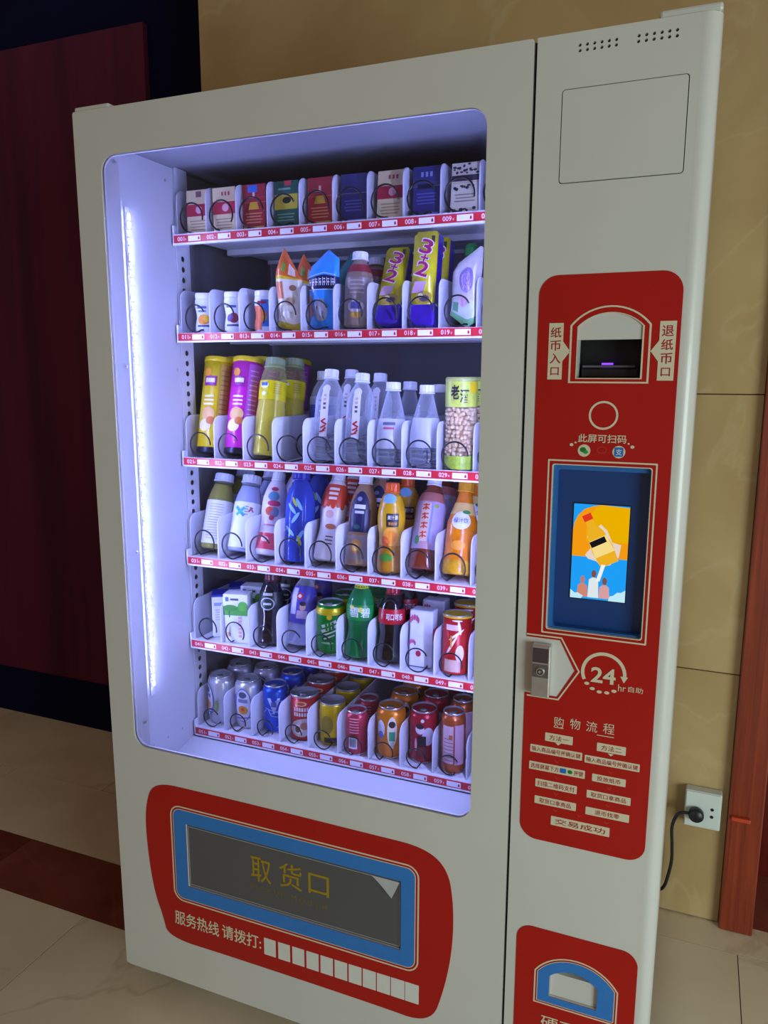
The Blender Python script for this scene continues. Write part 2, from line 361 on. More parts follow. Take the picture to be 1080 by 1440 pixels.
for r in range(6):
    zb, sf = RZ[r], SURF[r]
    tr_ = boxes('tray', [(.0795, .838, .1995, .6, sf-.0035, sf-.0005), (.0795, .838, .1905, .1995, zb-.004, max(sf-.0005, zb+.0165)), (.0795, .838, .592, .6, sf-.012, sf-.0035)], m_plast, VM)
    box('rear_beam', (.08, .836, .40, .43, sf-.016, sf-.0036), m_inner, tr_)
    box('tray_clip', (.0795, .0845, .189, .212, sf, sf+.018), m_plast, tr_, .001, 1)
    box('price_strip', (.084, .838, .1888, .1904, zb-.0005, zb+.0155), m_strip, tr_)
    box('strip_rim', (.084, .838, .1875, .1904, zb-.004, zb-.0007), m_plast, tr_)
    for c in range(10):
        xl = X0+c*PITCHX
        dv = new_obj('divider', divider_mesh(DH[r]), None, tr_); dv.location = (xl, 0, sf-.0005)
        o = new_obj('price_card', card_me, None, tr_); o.location = (xl+.0515, .1885, zb+.0075)
        o = new_obj('price_mark', mark_me, None, tr_); o.location = (xl+.063, .1878, zb+.0072)
        if c < 9:
            s = '0%d%d' % (r, c+1)
            ftext(s, xl+.008, xl+.0255, zb+.0033, zb+.0122, .1884, m_num, tr_, 'tray_number', .012)
            ftext('¥', xl+.0275, xl+.0305, zb+.004, zb+.0085, .1884, m_num, tr_, 'tray_number', 0)
        else: ftext('0', xl+.008, xl+.0135, zb+.0033, zb+.0122, .1884, m_num, tr_, 'tray_number', .012)
        o = new_obj('coil', coil_me[(r*3+c*5) % 4 if (r, c) != (2, 3) else 2], None, tr_); cs_ = (1, .96, .94, 1, .86, .74)[r]; o.location = (xl+.036, 0, sf+.0027+.0305*cs_); o.scale = (cs_*(.88 if r in (1, 3) else .95), 1, cs_)
    dv = new_obj('divider', divider_mesh(DH[r]), None, tr_); dv.location = (X0+10*PITCHX-.003, 0, sf-.0005)
# pickup recess and flap
m_flap = mat('#55565a', .3, noise=.05, scale=3, coat=.3, name='grey_flap')
boxes('pickup_recess', [(px0-.01, px1+.01, .03, .06, pz1, pz1+.01), (px0-.01, px1+.01, .03, .06, pz0-.01, pz0), (px0-.01, px0, .03, .06, pz0, pz1), (px1, px1+.01, .03, .06, pz0, pz1)], m_dark, VM)
flap = box('pickup_flap', (px0+.0008, px1-.0008, .0025, .008, pz0+.001, pz1-.003), m_flap, VM, .0008, 1)
m_gold = mat('#a3860f', .45, name='gold_print')
def q5(u, v): return FP(190+u/2.298, 1090+v/2.298)
def q4(u, v): return FP(720+u/4.233, 880+v/4.233)
def q3(u, v): return FP(730+u/4.154, 380+v/4.154)
def q6(u, v): return FP(730+u/4.154, 630+v/4.154)
def q7(u, v): return FP(690+u/2.769, 1200+v/2.769)
def q8(u, v): return FP(720+u/3, v/3)
def textq(q, s, l, r, h, y, m, parent, bold=.012, name='lettering'):
    a, b = q(*l), q(*r); mu, mv = (l[0]+r[0])/2, (l[1]+r[1])/2
    t, bo = q(mu, mv-h/2), q(mu, mv+h/2); cz = (t[1]+bo[1])/2; hh = t[1]-bo[1]
    return ftext(s, a[0], b[0], cz-hh/2, cz+hh/2, y, m, parent, name, bold)
def rectq(q, l, r, h):
    a, b = q(*l), q(*r); mu, mv = (l[0]+r[0])/2, (l[1]+r[1])/2
    t, bo = q(mu, mv-h/2), q(mu, mv+h/2); return a[0], b[0], bo[1], t[1]
for c_, l_, r_, h_ in (('取', (372, 303), (438, 316), 78), ('货', (463, 322), (537, 338), 80), ('口', (558, 350), (625, 366), 66)): textq(q5, c_, l_, r_, h_, .0021, m_gold, flap, .006)
textq(q5, 'P I C K U P   M O U T H', (372, 358), (617, 430), 19, .0021, mat('#7d6a1c', .5, name='dim_gold_print'), flap, .0)
# curled film on the flap corner
cx, cz = px1-.004, pz1-.006
vs_, fs = [], []
for i in range(9):
    t = i/8
    for j in range(5):
        s = j/4; a = t*2.2
        bx = cx-.055*(1-t)*1.0 - .0*s; bz = cz-.034*s*t
        vs_.append((cx-.06*(1-t)-.012*t*s, .0019-.012*(t*s)**1.5, cz-.03*s*t+.0*t))
for i in range(8):
    for j in range(4): fs.append((i*5+j, (i+1)*5+j, (i+1)*5+j+1, i*5+j+1))
new_obj('peeling_film', mesh('peeling_film', vs_, fs, True), mat('#b9bcc0', .25, noise=.05, name='film'), flap)
edge_w = mat('#a9abad', .4, name='film_edge')
plate('film_edge', [rr(px0+.003, px1-.003, pz0+.004, pz1-.006, .001, 1), rr(px0+.0042, px1-.0042, pz0+.0052, pz1-.0072, .001, 1)], .0020, .0024, edge_w, flap)
# --- pickup sticker
def smooth_loop(pts, it=3):
    for _ in range(it):
        o = []
        for i in range(len(pts)):
            a, b = Vector(pts[i]), Vector(pts[(i+1) % len(pts)]); o += [tuple(a*.75+b*.25), tuple(a*.25+b*.75)]
        pts = o
    return pts
rs = smooth_loop([q5(*p) for p in [(60, 20), (34, 95), (38, 210), (62, 370), (92, 455), (108, 522), (300, 582), (780, 742), (955, 806), (1000, 690), (1026, 560), (1030, 420), (1010, 300), (930, 232), (780, 195), (420, 105), (200, 52)]])
bz_in = rr(px0-.0002, px1+.0002, pz0-.0002, pz1+.0002, .002, 2)
bx0, bx1 = (q5(126, 250)[0]+q5(140, 250)[0])/2-.002, q5(904, 460)[0]; bz1 = (q5(200, 127)[1]+q5(800, 277)[1])/2; bz0 = (q5(300, 440)[1]+q5(800, 594)[1])/2
st1 = plate('pickup_sticker', [rs, bz_in], -.0009, 0, m_red, VM)
plate('white_outline', [rr(bx0-.0085, bx1+.0085, bz0-.0085, bz1+.0085, .026), rr(bx0-.0055, bx1+.0055, bz0-.0055, bz1+.0055, .023)], -.0014, -.0009, m_cream, st1)
plate('white_outline', [rr(bx0-.0015, bx1+.0015, bz0-.0015, bz1+.0015, .019), rr(bx0, bx1, bz0, bz1, .018)], -.0014, -.0009, m_cream, st1)
plate('blue_frame', [rr(bx0, bx1, bz0, bz1, .018), bz_in], -.0016, -.0009, m_blue, st1)
textq(q5, '服务热线', (130, 458), (272, 497), 44, -.0012, m_cream, st1, .012)
textq(q5, '请拨打:', (282, 503), (408, 541), 44, -.0012, m_cream, st1, .012)
for k in range(11):
    t = k/10; l = (418+t*455, 551+t*146); r = (455+t*462, 561+t*148)
    x0, x1, z0, z1 = rectq(q5, l, r, 53+t*8)
    plate('number_box', [rr(x0, x1, z0, z1, .0006, 1)], -.0013, -.0009, m_white_print, st1)
# --- right control panel: plate with holes, rounded corner post
scx = [q6(200, 95), q6(775, 122), q6(160, 1050), q6(712, 1120)]
sx0 = (scx[0][0]+scx[2][0])/2; sx1 = (scx[1][0]+scx[3][0])/2; sz1 = (scx[0][1]+scx[1][1])/2; sz0 = (scx[2][1]+scx[3][1])/2
bx = [q3(340, 500)[0], q3(714, 500)[0]]; bzb, bzm, bzt = q3(520, 630)[1], q3(530, 404)[1], q3(535, 248)[1]; bzs = (q3(345, 330)[1]+q3(718, 322)[1])/2
def arch(x0, x1, zb, zs_, zt, n=16):
    """flat bottom, straight sides, segmental arch on top"""
    cxm, hw, rise = (x0+x1)/2, (x1-x0)/2, zt-zs_; R = (hw*hw+rise*rise)/(2*rise); a = math.asin(min(1, hw/R))
    if rise > hw: a = math.pi-a
    return [(x0, zb), (x1, zb)]+[(cxm+R*math.sin(a-2*a*i/n), zt-R+R*math.cos(a-2*a*i/n)) for i in range(n+1)]
bill = arch(bx[0], bx[1], bzb, bzs, bzt)
cn = [q7(230, 470), q7(415, 520), q7(412, 612), q7(230, 555)]
cx0, cx1 = cn[0][0], (cn[1][0]+cn[2][0])/2; czb = (cn[2][1]+cn[3][1])/2; czs = (cn[0][1]+cn[1][1])/2-.004; czt = czs+.018
coin = arch(cx0, cx1, czb, czs, czt)
PX1 = 1.138
vents = []
for (a, b) in (((287, 190), (441, 166)), ((287, 213), (440, 189)), ((536, 150), (698, 125)), ((534, 174), (697, 150))):
    for k in range(6):
        x, z = q8(a[0]+(b[0]-a[0])*k/5, a[1]+(b[1]-a[1])*k/5); vents.append(ell(x, z, .0024, .0024, 12))
panel = plate('control_panel', [rr(SEAM+.0025, PX1, B, H, .0005, 1), bill, rr(sx0, sx1, sz0, sz1, .004, 3), coin, rr(.9425, 1.1215, 1.719, 1.853, .005, 3)]+vents, 0, .03, m_white, VM)
arc = [(PX1-.004, -.00008), (PX1, -.00008)]+[(PX1+.022*math.sin(math.radians(a)), .022-.022*math.cos(math.radians(a))) for a in range(8, 91, 8)]+[(1.16, .026), (1.16, .06)]
n = len(arc); vs_ = [(x, y, z) for z in (B, H) for x, y in arc]
fs = [(i, i+1, n+i+1, n+i) for i in range(n-1)]
me = mesh('corner_post', vs_, fs, True); ci = len(vs_)
post = new_obj('corner_post', me, m_white, VM)
cap_l = [(PX1, .06)]+arc[1:]
for z in (B+.0005, H-.0005):
    new_obj('post_cap', mesh('post_cap', [(x, y, z) for x, y in cap_l], [tuple(range(len(cap_l)))]), m_white, VM)
box('panel_gap', (SEAM-.003, SEAM+.003, .012, .05, B+.002, H-.002), m_dark, VM)
# hinge plates, feet, plinth
box('hinge_plate', (1.075, 1.159, .004, .12, H, H+.012), m_white, VM, .004, 2)
box('hinge_plate', (.001, .085, .004, .1, H, H+.01), m_white, VM, .004, 2)
box('hinge_plate', (.004, .075, .004, .1, B-.008, B-.001), m_white, VM, .002, 1)
for x in (.07, 1.09):
    for y in (.09, .64): lathe('foot', [(.028, 0), (.028, .012), (.016, .018), (.016, B)], m_dark, VM, 16, origin=(x, y, 0))
plate('access_panel', [rr(.9438, 1.1202, 1.7203, 1.8515, .004, 3)], -.0010, .006, m_white, VM)
# --- main red sticker
RX0, RX1 = .9195, 1.1325; RT, RB = 1.585, .6175
zA, zB = q4(85, 60)[1], q4(75, 392)[1]
arrow = [q4(85, 60), q4(288, 80), q4(374, 264), q4(268, 420), q4(75, 394)]
def corner(cx, cz, r, a0, a1, n=8): return [(cx+r*math.cos(math.radians(a0+(a1-a0)*i/n)), cz+r*math.sin(math.radians(a0+(a1-a0)*i/n))) for i in range(n+1)]
rad = .03
ap = [(RX0, zA), (q4(288, 80)[0], zA), (q4(374, 264)[0], (zA+zB)/2), (q4(268, 420)[0], zB), (RX0, zB)]
main = corner(RX0+rad, RT-rad, rad, 90, 180)+ap+corner(RX0+rad, RB+rad, rad, 180, 270)+corner(RX1-rad, RB+rad, rad, 270, 360)+corner(RX1-rad, RT-rad, rad, 0, 90)
st2 = plate('control_sticker', [main, bill, rr(sx0, sx1, sz0, sz1, .004, 3)], -.0009, 0, m_red, VM)
def line_loop(lp, wd, y0=-.0014, name='white_outline'):
    """ring outside a convex loop"""
    n = len(lp); c = Vector((sum(p[0] for p in lp)/n, sum(p[1] for p in lp)/n)); out = []
    for p in lp:
        d = Vector(p)-c; out.append((p[0]+(wd if d.x > 0 else -wd)*min(1, abs(d.x)/.02), p[1]+(wd if d.y > 0 else -wd)*min(1, abs(d.y)/.02)))
    return out
# outline of arrow notch (two strokes)
def stroke(pts, wd):
    """open polyline as a flat ribbon outline"""
    P = [Vector(p) for p in pts]; L_, R_ = [], []
    for i, p in enumerate(P):
        d1_ = (P[i]-P[i-1]).normalized() if i > 0 else (P[1]-P[0]).normalized()
        d2_ = (P[i+1]-P[i]).normalized() if i < len(P)-1 else d1_
        n1, n2 = Vector((-d1_.y, d1_.x)), Vector((-d2_.y, d2_.x)); nn = (n1+n2).normalized(); k = wd/2/max(.4, nn.dot(n1))
        L_.append(tuple(p+nn*k)); R_.append(tuple(p-nn*k))
    return L_+R_[::-1]
e = .0075
plate('white_outline', [stroke([(RX0, zA+.0045), (ap[1][0]+.002, zA+.0045), (ap[2][0]+.007, ap[2][1]), (ap[3][0]+.002, zB-.0045), (RX0+.004, zB-.0045)], .0025)], -.0014, -.0009, m_cream, st2)
plate('white_outline', [arch(bx[0]-.0125, bx[1]+.0125, bzb-.008, bzs+.002, bzt+.011), arch(bx[0]-.0095, bx[1]+.0095, bzb-.0055, bzs+.001, bzt+.0085)], -.0014, -.0009, m_cream, st2)
plate('white_outline', [arch(bx[0]-.0015, bx[1]+.0025, bzb-.0015, bzs, bzt+.001), bill], -.0014, -.0009, m_cream, st2)
plate('white_outline', [rr(sx0-.0085, sx1+.0085, sz0-.0085, sz1+.0085, .001, 1), rr(sx0-.006, sx1+.006, sz0-.006, sz1+.006, .001, 1)], -.0014, -.0009, m_cream, st2)
plate('white_outline', [rr(sx0-.0015, sx1+.0015, sz0-.0015, sz1+.0015, .004, 3), rr(sx0, sx1, sz0, sz1, .004, 3)], -.0014, -.0009, m_cream, st2)
# bill acceptor
ba = plate('bill_acceptor', [[(bx[0], bzm), (bx[1], bzm)]+[p for p in bill[2:]]], .001, .02, m_white, VM)
boxes('bill_slot', [(bx[0]-.003, bx[1]+.003, .05, .055, bzb-.003, bzm+.002), (bx[0]-.006, bx[0], .0305, .05, bzb, bzm), (bx[1], bx[1]+.006, .0305, .05, bzb, bzm), (bx[0], bx[1], .0305, .05, bzm-.0, bzm+.004)], m_dark, ba)
lip = box('slot_lip', (bx[0]+.004, bx[1]-.004, .022, .048, bzb+.0, bzb+.016), m_dark, ba, .003, 2)
box('slot_bar', (bx[0]+.006, bx[1]-.01, .019, .0215, bzb+.0165, bzb+.0195), mat('#5a5a60', .3, name='slot_bar'), ba)
box('slot_lamp', (bx[0]+.035, bx[0]+.052, .024, .03, bzb+.0205, bzb+.0235), emis('#7a3cff', 2.2, 'slot_light'), ba)
for s, tl, br_, tipx in (('纸币入口', (178, 310), (248, 638), 1), ('退纸币口', (826, 297), (900, 645), -1)):
    a, b_ = q3(*tl), q3(*br_)
    x0, x1, z1, z0 = a[0], b_[0], a[1], b_[1]
    lp = [(x0, z0), (x1, z0), (x1, z1), (x0, z1)]
    lab = plate('arrow_label', [lp], -.0014, -.0009, m_cream, st2)
    zm = (z0+z1)/2; hx = x1 if tipx > 0 else x0
    plate('arrow_label', [[(hx, zm-.0155), (hx+tipx*.0115, zm), (hx, zm+.0155)][::tipx]], -.0014, -.0009, m_cream, st2)
    hh = (z1-z0)*.92/4
    for i, c in enumerate(s):
        cz_ = z1-(z1-z0)*.05-hh*(i+.5); v, f, asp = text2d(c, .012); mh = hh*.8 if c != '口' else hh*.62
        ww = min((x1-x0)*.8, mh*1.05)
        ftext(c, (x0+x1)/2-ww/2, (x0+x1)/2+ww/2, cz_-mh/2, cz_+mh/2, -.0017, m_redtxt, st2)
c0 = q3(493, 848); r0 = .0225
plate('white_ring', [ell(c0[0], c0[1], r0, r0), ell(c0[0], c0[1], r0-.0032, r0-.0032)], -.0014, -.0009, m_cream, st2)
textq(q3, '此屏可扫码', (345, 980), (628, 988), 50, -.0013, m_cream, st2)
for u, v, rd in ((307, 1018, .0025), (330, 1006, .0014), (640, 1014, .0014), (662, 1033, .0025)):
    c = q3(u, v); plate('white_dot', [ell(c[0], c[1], rd*1.2, rd, 14)], -.0014, -.0009, m_cream, st2)
c = q3(380, 1053); plate('pay_icon', [ell(c[0], c[1], .0098, .0098)], -.0014, -.0009, m_cream, st2)
m_green = mat('#1c7a2c', .4, name='green_ink')
plate('pay_icon', [ell(c[0]-.0015, c[1]+.0012, .0048, .0040, 20)], -.0019, -.0015, m_green, st2)
plate('pay_icon', [ell(c[0]+.0028, c[1]-.0022, .0036, .003, 20)], -.0022, -.0019, mat('#2f9a43', .4, name='light_green_ink'), st2)
c = q3(583, 1062); plate('pay_icon', [ell(c[0], c[1], .0098, .0098)], -.0014, -.0009, m_cream, st2)
plate('pay_icon', [rr(c[0]-.0068, c[0]+.0068, c[1]-.0072, c[1]+.0072, .002, 3)], -.0018, -.0014, mat('#1c6fc4', .4, name='pay_blue'), st2)
ftext('支', c[0]-.0048, c[0]+.0048, c[1]-.005, c[1]+.005, -.0021, m_white_print, st2, 'pay_icon', .01)
m_faint = mat('#c63a2c', .5, name='faint_red_ink')
c = q3(483, 1050)
plate('hand_icon', [ell(c[0], c[1], .0075, .0055, 20), ell(c[0], c[1], .0066, .0046, 20)], -.0013, -.0009, m_faint, st2)
# 24 hr logo
c = q4(545, 283); R0 = .0365
def arc_band(cx, cz, r1, r2, a0, a1, n=24): return ell(cx, cz, r1, r1, n, a0, a1)+ell(cx, cz, r2, r2, n, a1, a0)
plate('clock_arrow', [arc_band(c[0], c[1], R0, R0-.0055, -2, 205)], -.0014, -.0009, m_cream, st2)
plate('clock_arrow', [[(c[0]+R0+.0025, c[1]-.001), (c[0]+R0-.0035, c[1]-.012), (c[0]+R0-.0095, c[1]-.001)]], -.0014, -.0009, m_cream, st2)
for a in (219, 240, 261, 282, 303):
    t = math.radians(a); plate('clock_dash', [ell(c[0]+(R0-.003)*math.cos(t), c[1]+(R0-.003)*math.sin(t), .0042, .0027, 14)], -.0014, -.0009, m_cream, st2)
textq(q4, '24', (470, 288), (618, 303), 92, -.0016, m_cream, st2, .022)
textq(q4, 'hr', (632, 366), (678, 374), 40, -.0013, m_cream, st2, .0)
textq(q4, '自助', (692, 378), (780, 386), 34, -.0013, m_cream, st2, .0)
for ch_, l, r in (('购', (250, 570), (308, 576)), ('物', (346, 580), (407, 588)), ('流', (442, 595), (508, 604)), ('程', (543, 608), (610, 618))):
    textq(q4, ch_, l, r, 62, -.0013, m_cream, st2, .0)
for l, r in (((250, 603), (308, 608)), ((505, 650), (608, 663))):
    x0, x1, z0, z1 = rectq(q4, l, r, 4); plate('underline', [rr(x0, x1, z0, z1, .0001, 1)], -.0013, -.0009, m_cream, st2)
steps = [('方法一', (198, 657), (362, 685), 50, .15), ('输入商品编号按确认键', (110, 722), (418, 779), 46, .03), (None, (103, 823), (434, 886), 48, .03), ('扫描二维码支付', (140, 930), (386, 976), 48, .05), ('取货口拿商品', (135, 1030), (381, 1077), 46, .12),
         ('方法二', (506, 717), (678, 748), 50, .15), ('输入商品编号按确认键', (433, 787), (760, 848), 46, .03), ('投放纸币', (477, 898), (677, 938), 45, .15), ('取货口拿商品', (445, 995), (706, 1048), 46, .1), ('退币找零', (438, 1095), (697, 1150), 46, .22), ('交易成功', (232, 1152), (580, 1232), 54, .07)]
for s, l, r, h, mg in steps:
    x0, x1, z0, z1 = rectq(q4, l, r, h)
    plate('step_label', [rr(x0, x1, z0, z1, .001, 2)], -.0013, -.0009, m_cream, st2)
    zc, hh = (z0+z1)/2, (z1-z0)*.62; wd = x1-x0
    if s: ftext(s, x0+wd*mg, x1-wd*mg, zc-hh/2, zc+hh/2, -.0016, m_redtxt, st2, 'step_text', .004)
    else:
        ftext('选择屏幕下方', x0+wd*.03, x0+wd*.54, zc-hh/2, zc+hh/2, -.0016, m_redtxt, st2, 'step_text', .004)
        plate('pay_icon', [rr(x0+wd*.56, x0+wd*.67, zc-.0042, zc+.0042, .001, 2)], -.0017, -.0013, mat('#1c6fc4', .4, name='pay_blue'), st2)
        plate('pay_icon', [ell(x0+wd*.74, zc, .0042, .0036, 16)], -.0017, -.0013, m_green, st2)
        ftext('按键', x0+wd*.81, x0+wd*.97, zc-hh/2, zc+hh/2, -.0016, m_redtxt, st2, 'step_text', .004)
for u, v in ((275, 706), (588, 771)):
    c = q4(u, v); plate('step_pointer', [[(c[0]-.005, c[1]+.003), (c[0], c[1]-.0015), (c[0]+.005, c[1]+.003)][::-1]], -.0013, -.0009, m_cream, st2)
for u, v in ((268, 808), (268, 905), (262, 1000), (258, 1098), (588, 872), (578, 968), (572, 1070), (562, 1172), (400, 1130)):
    c = q4(u, v); plate('step_pointer', [stroke([(c[0]-.0035, c[1]+.002), (c[0], c[1]-.002), (c[0]+.0035, c[1]+.002)], .0012)], -.0012, -.0009, m_faint, st2)
# screen
m_bez = mat('#123f80', .12, noise=.05, scale=6, coat=.5, name='blue_screen_glass')
scr = boxes('screen', [(sx0-.002, sx1+.002, .018, .03, sz0-.002, sz1+.002)], m_bez, VM)
plate('screen_frame', [rr(sx0, sx1, sz0, sz1, .004, 3), rr(sx0+.007, sx1-.002, sz0+.003, sz1-.008, .005, 3)], .006, .018, mat('#2a68ae', .3, name='blue_bezel'), scr)
def SL(u, v):
    p = unp(730+u/4.154, 630+v/4.154, 1, .0178); return p.x, p.z
l4 = [SL(328, 322), SL(655, 345), SL(612, 902), SL(292, 870)]
lx0, lx1 = (l4[0][0]+l4[3][0])/2, (l4[1][0]+l4[2][0])/2; lz1, lz0 = (l4[0][1]+l4[1][1])/2, (l4[2][1]+l4[3][1])/2
plate('screen_border', [rr(lx0-.002, lx1+.0015, lz0-.0015, lz1+.002, .0005, 1)], .0174, .0178, m_dark, scr)
def S(u, v): return (lx0+u*(lx1-lx0), lz0+v*(lz1-lz0))
def sp_(name, pts, y, hexc, s=1.0): plate(name, [[S(*p) for p in pts]], y, y+.00005, emis(hexc, s), scr)
sp_('advert', [(0, 0), (1, 0), (1, 1), (0, 1)], .0171, '#1e9bf0', 1.05)
sp_('advert_sun', [(0, .45), (1, .45), (1, .985), (.5, 1)]+[(.36, .985), (.2, .95), (.08, .88), (.02, .8), (0, .72)], .0170, '#f29a12', 1.0)
sp_('advert_sun', [(.25, .62), (1, .62), (1, .985), (.5, 1)]+[(.4, .97), (.3, .88), (.24, .75)], .01695, '#f5b800', .9)
def rot_pts(cx, cy, pts, a): 
    ca, sa = math.cos(a), math.sin(a); k = 1.75
    return [(cx+(x*ca-y*sa), cy+(x*sa+y*ca)/k) for x, y in pts]
A = math.radians(28)
sp_('advert_splash', [(.26, .66), (.36, .56), (.24, .47), (.3, .43), (.45, .41), (.55, .36), (.7, .38), (.85, .47), (.88, .6), (.72, .62), (.62, .74), (.5, .8)], .01690, '#f0dcd0', .9)
sp_('advert_bottle', rot_pts(.5, .6, [(-.17, -.42), (.17, -.42), (.2, -.1), (.16, .18), (.08, .36), (.07, .46), (-.07, .46), (-.08, .36), (-.16, .18), (-.2, -.1)], A), .01685, '#f2b425', .95)
sp_('advert_cap', rot_pts(.5, .6, [(-.085, .46), (.085, .46), (.085, .58), (-.085, .58)], A), .01683, '#e23a22', .95)
sp_('advert_label', rot_pts(.5, .6, [(-.19, -.22), (.19, -.22), (.17, .1), (-.17, .1)], A), .01681, '#fbe08a', .95)
sp_('advert_label', rot_pts(.5, .6, [(-.17, -.02), (.13, -.02), (.13, .09), (-.17, .09)], A), .01679, '#23202a', .5)
for x, h, c1, c2 in ((.22, .2, '#c98a8a', '#d98d78'), (.42, .27, '#8a5a48', '#e8f2f4'), (.62, .2, '#8a5a58', '#e0a8a8')):
    sp_('advert_figure', [(x-.1, .02), (x+.1, .02), (x+.085, h-.06), (x+.03, h-.035), (x-.03, h-.035), (x-.085, h-.06)], .0168, c2, .9)
    sp_('advert_figure', [(x+.045*math.cos(t*.5236), h+.005+.04*math.sin(t*.5236)) for t in range(12)], .01678, c1, .8)
sp_('advert_arm', [(.46, .2), (.53, .2), (.62, .38), (.55, .38)], .01677, '#f4f6f4', .95)
sp_('advert_cloud', [(0, 0), (.2, 0), (.24, .03), (.14, .06), (.08, .055), (0, .09)], .01676, '#bfe9f7', 1)
sp_('advert_cloud', [(.7, 0), (1, 0), (1, .13), (.92, .1), (.86, .1), (.78, .06), (.72, .05)], .01676, '#bfe9f7', 1)
# lock handle
lk = [FP(751, 903), FP(777, 903), FP(750, 974)]
kx0, kx1, kz0, kz1 = lk[0][0], lk[1][0], q4(180, 405)[1], q4(180, 100)[1]
lock = box('lock_handle', (kx0, kx1, -.016, -.0001, kz0, kz1), m_chrome, VM, .002, 2)
box('handle_grip', (kx0+.002, kx1-.003, -.0175, -.0162, kz1-.03, kz1-.005), mat('#4a3c40', .35, name='grip_plate'), lock, .0005, 1)
kc = ((kx0+kx1)/2, kz1-.045)
plate('lock_plate', [rr(kx0+.002, kx1-.002, kc[1]-.011, kc[1]+.0115, .002, 3)], -.0176, -.0162, mat('#8d8988', .3, .8, name='lock_steel'), lock)
bm = bmesh.new(); bmesh.ops.create_cone(bm, cap_ends=True, segments=20, radius1=.0075, radius2=.0066, depth=.003, matrix=Matrix.Translation((kc[0], -.019, kc[1])) @ Matrix.Rotation(math.pi/2, 4, 'X')); new_obj('lock_cylinder', bm_mesh(bm, 'lock_cylinder'), m_chrome, lock)
plate('key_ring', [ell(kc[0], kc[1], .0048, .0048, 20), ell(kc[0], kc[1], .003, .003, 20)], -.021, -.0206, m_dark, lock)
# coin sticker
st3l = [q7(*p) for p in [(103, 345), (92, 665)]]
cs = corner(.9195+.0, 0, 0, 0, 0, 1)
cst_t = (q7(300, 320)[1]+q7(200, 291)[1])/2; 
cl = rr(.9215, 1.134, .13, q7(250, 306)[1], .028)
co0, co1 = q7(182, 520)[0], q7(478, 600)[0]
cob = czb-.0135; cos_ = czs+.004; cot = q7(290, 418)[1]
st3 = plate('coin_sticker', [cl, coin], -.0009, 0, m_red, VM)
plate('white_outline', [arch(co0-.0065, co1+.0065, cob-.006, cos_+.001, cot+.0065), arch(co0-.004, co1+.004, cob-.0035, cos_, cot+.004)], -.0014, -.0009, m_cream, st3)
plate('blue_frame', [arch(co0, co1, cob, cos_, cot), coin], -.0014, -.0009, m_blue, st3)
plate('white_outline', [arch(co0-.0012, co1+.0012, cob-.001, cos_, cot+.001), arch(co0, co1, cob, cos_, cot)], -.0014, -.0009, m_cream, st3)
boxes('coin_recess', [(cx0-.004, cx1+.004, .0302, .036, czb-.004, czt+.004), (cx0+.0006, cx1-.0006, .005, .0295, czb+.0006, czs+.004)], m_white, VM)
textq(q7, '硬币', (195, 652), (330, 690), 50, -.0013, m_cream, st3, .005)

# ================================================================== SOCKET, CABLE
sk = tag(empty('wall_socket', (1.245, WALL_Y, .33)), 'white wall socket box on the beige tiles beside the door frame', 'socket')
hw, hz = .0435, .05; m_sock = mat('#d2d8d4', .3, noise=.01, name='socket_plastic')
box('socket_box', (-hw, hw, -.032, -.0005, -hz, hz), m_sock, sk, .004, 3)
box('socket_plate', (-hw+.002, hw-.002, -.0345, -.031, -hz+.006, hz-.002), m_sock, sk, .002, 2)
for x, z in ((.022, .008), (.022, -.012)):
    bm = bmesh.new(); bmesh.ops.create_cone(bm, cap_ends=True, segments=12, radius1=.0042, radius2=.0042, depth=.001, matrix=Matrix.Translation((x, -.0348, z)) @ Matrix.Rotation(math.pi/2, 4, 'X')); new_obj('painted_socket_hole', bm_mesh(bm, 'painted_socket_hole'), m_dark, sk)  # dark discs on the plate, the shade of socket holes put in as colour
pc = tag(empty('power_cable', (1.23, WALL_Y-.036, .322)), 'black power plug and cable from the socket down behind the machine', 'cable')
lp = lathe('plug', [(.0165, 0), (.0185, .003), (.0185, .016), (.015, .021), (.0, .022)], mat('#15161c', .4, name='black_rubber'), pc, 24)
lp.rotation_euler = (math.pi/2, 0, 0)
cp = [(-.014, -.012, .002), (-.03, -.012, .001), (-.045, -.008, -.012), (-.055, -.004, -.05), (-.052, 0, -.1), (-.05, .004, -.15), (-.056, .008, -.2), (-.065, .014, -.24), (-.085, .02, -.262), (-.11, .022, -.275)]
def catmull(P, n=6):
    P = [Vector(p) for p in P]; P = [P[0]]+P+[P[-1]]; o = []
    for i in range(1, len(P)-2):
        for k in range(n):
            t = k/n; a, b, c, d = P[i-1:i+3]; o.append(.5*((2*b)+(c-a)*t+(2*a-5*b+4*c-d)*t*t+(3*b-a-3*c+d)*t**3))
    o.append(P[-2]); return o
tube('cord', catmull(cp), .0042, mat('#15161c', .4, name='black_rubber'), pc, 8)
clip = box('frame_pin', (-.012, .032, -.012, 0, -.005, .005), mat('#c2431f', .4, name='orange_red_plastic'), None, .002, 2)
clip.location = (1.325, .7345, .325); tag(clip, 'small orange-red pin on the wooden door frame beside the socket', 'pin')
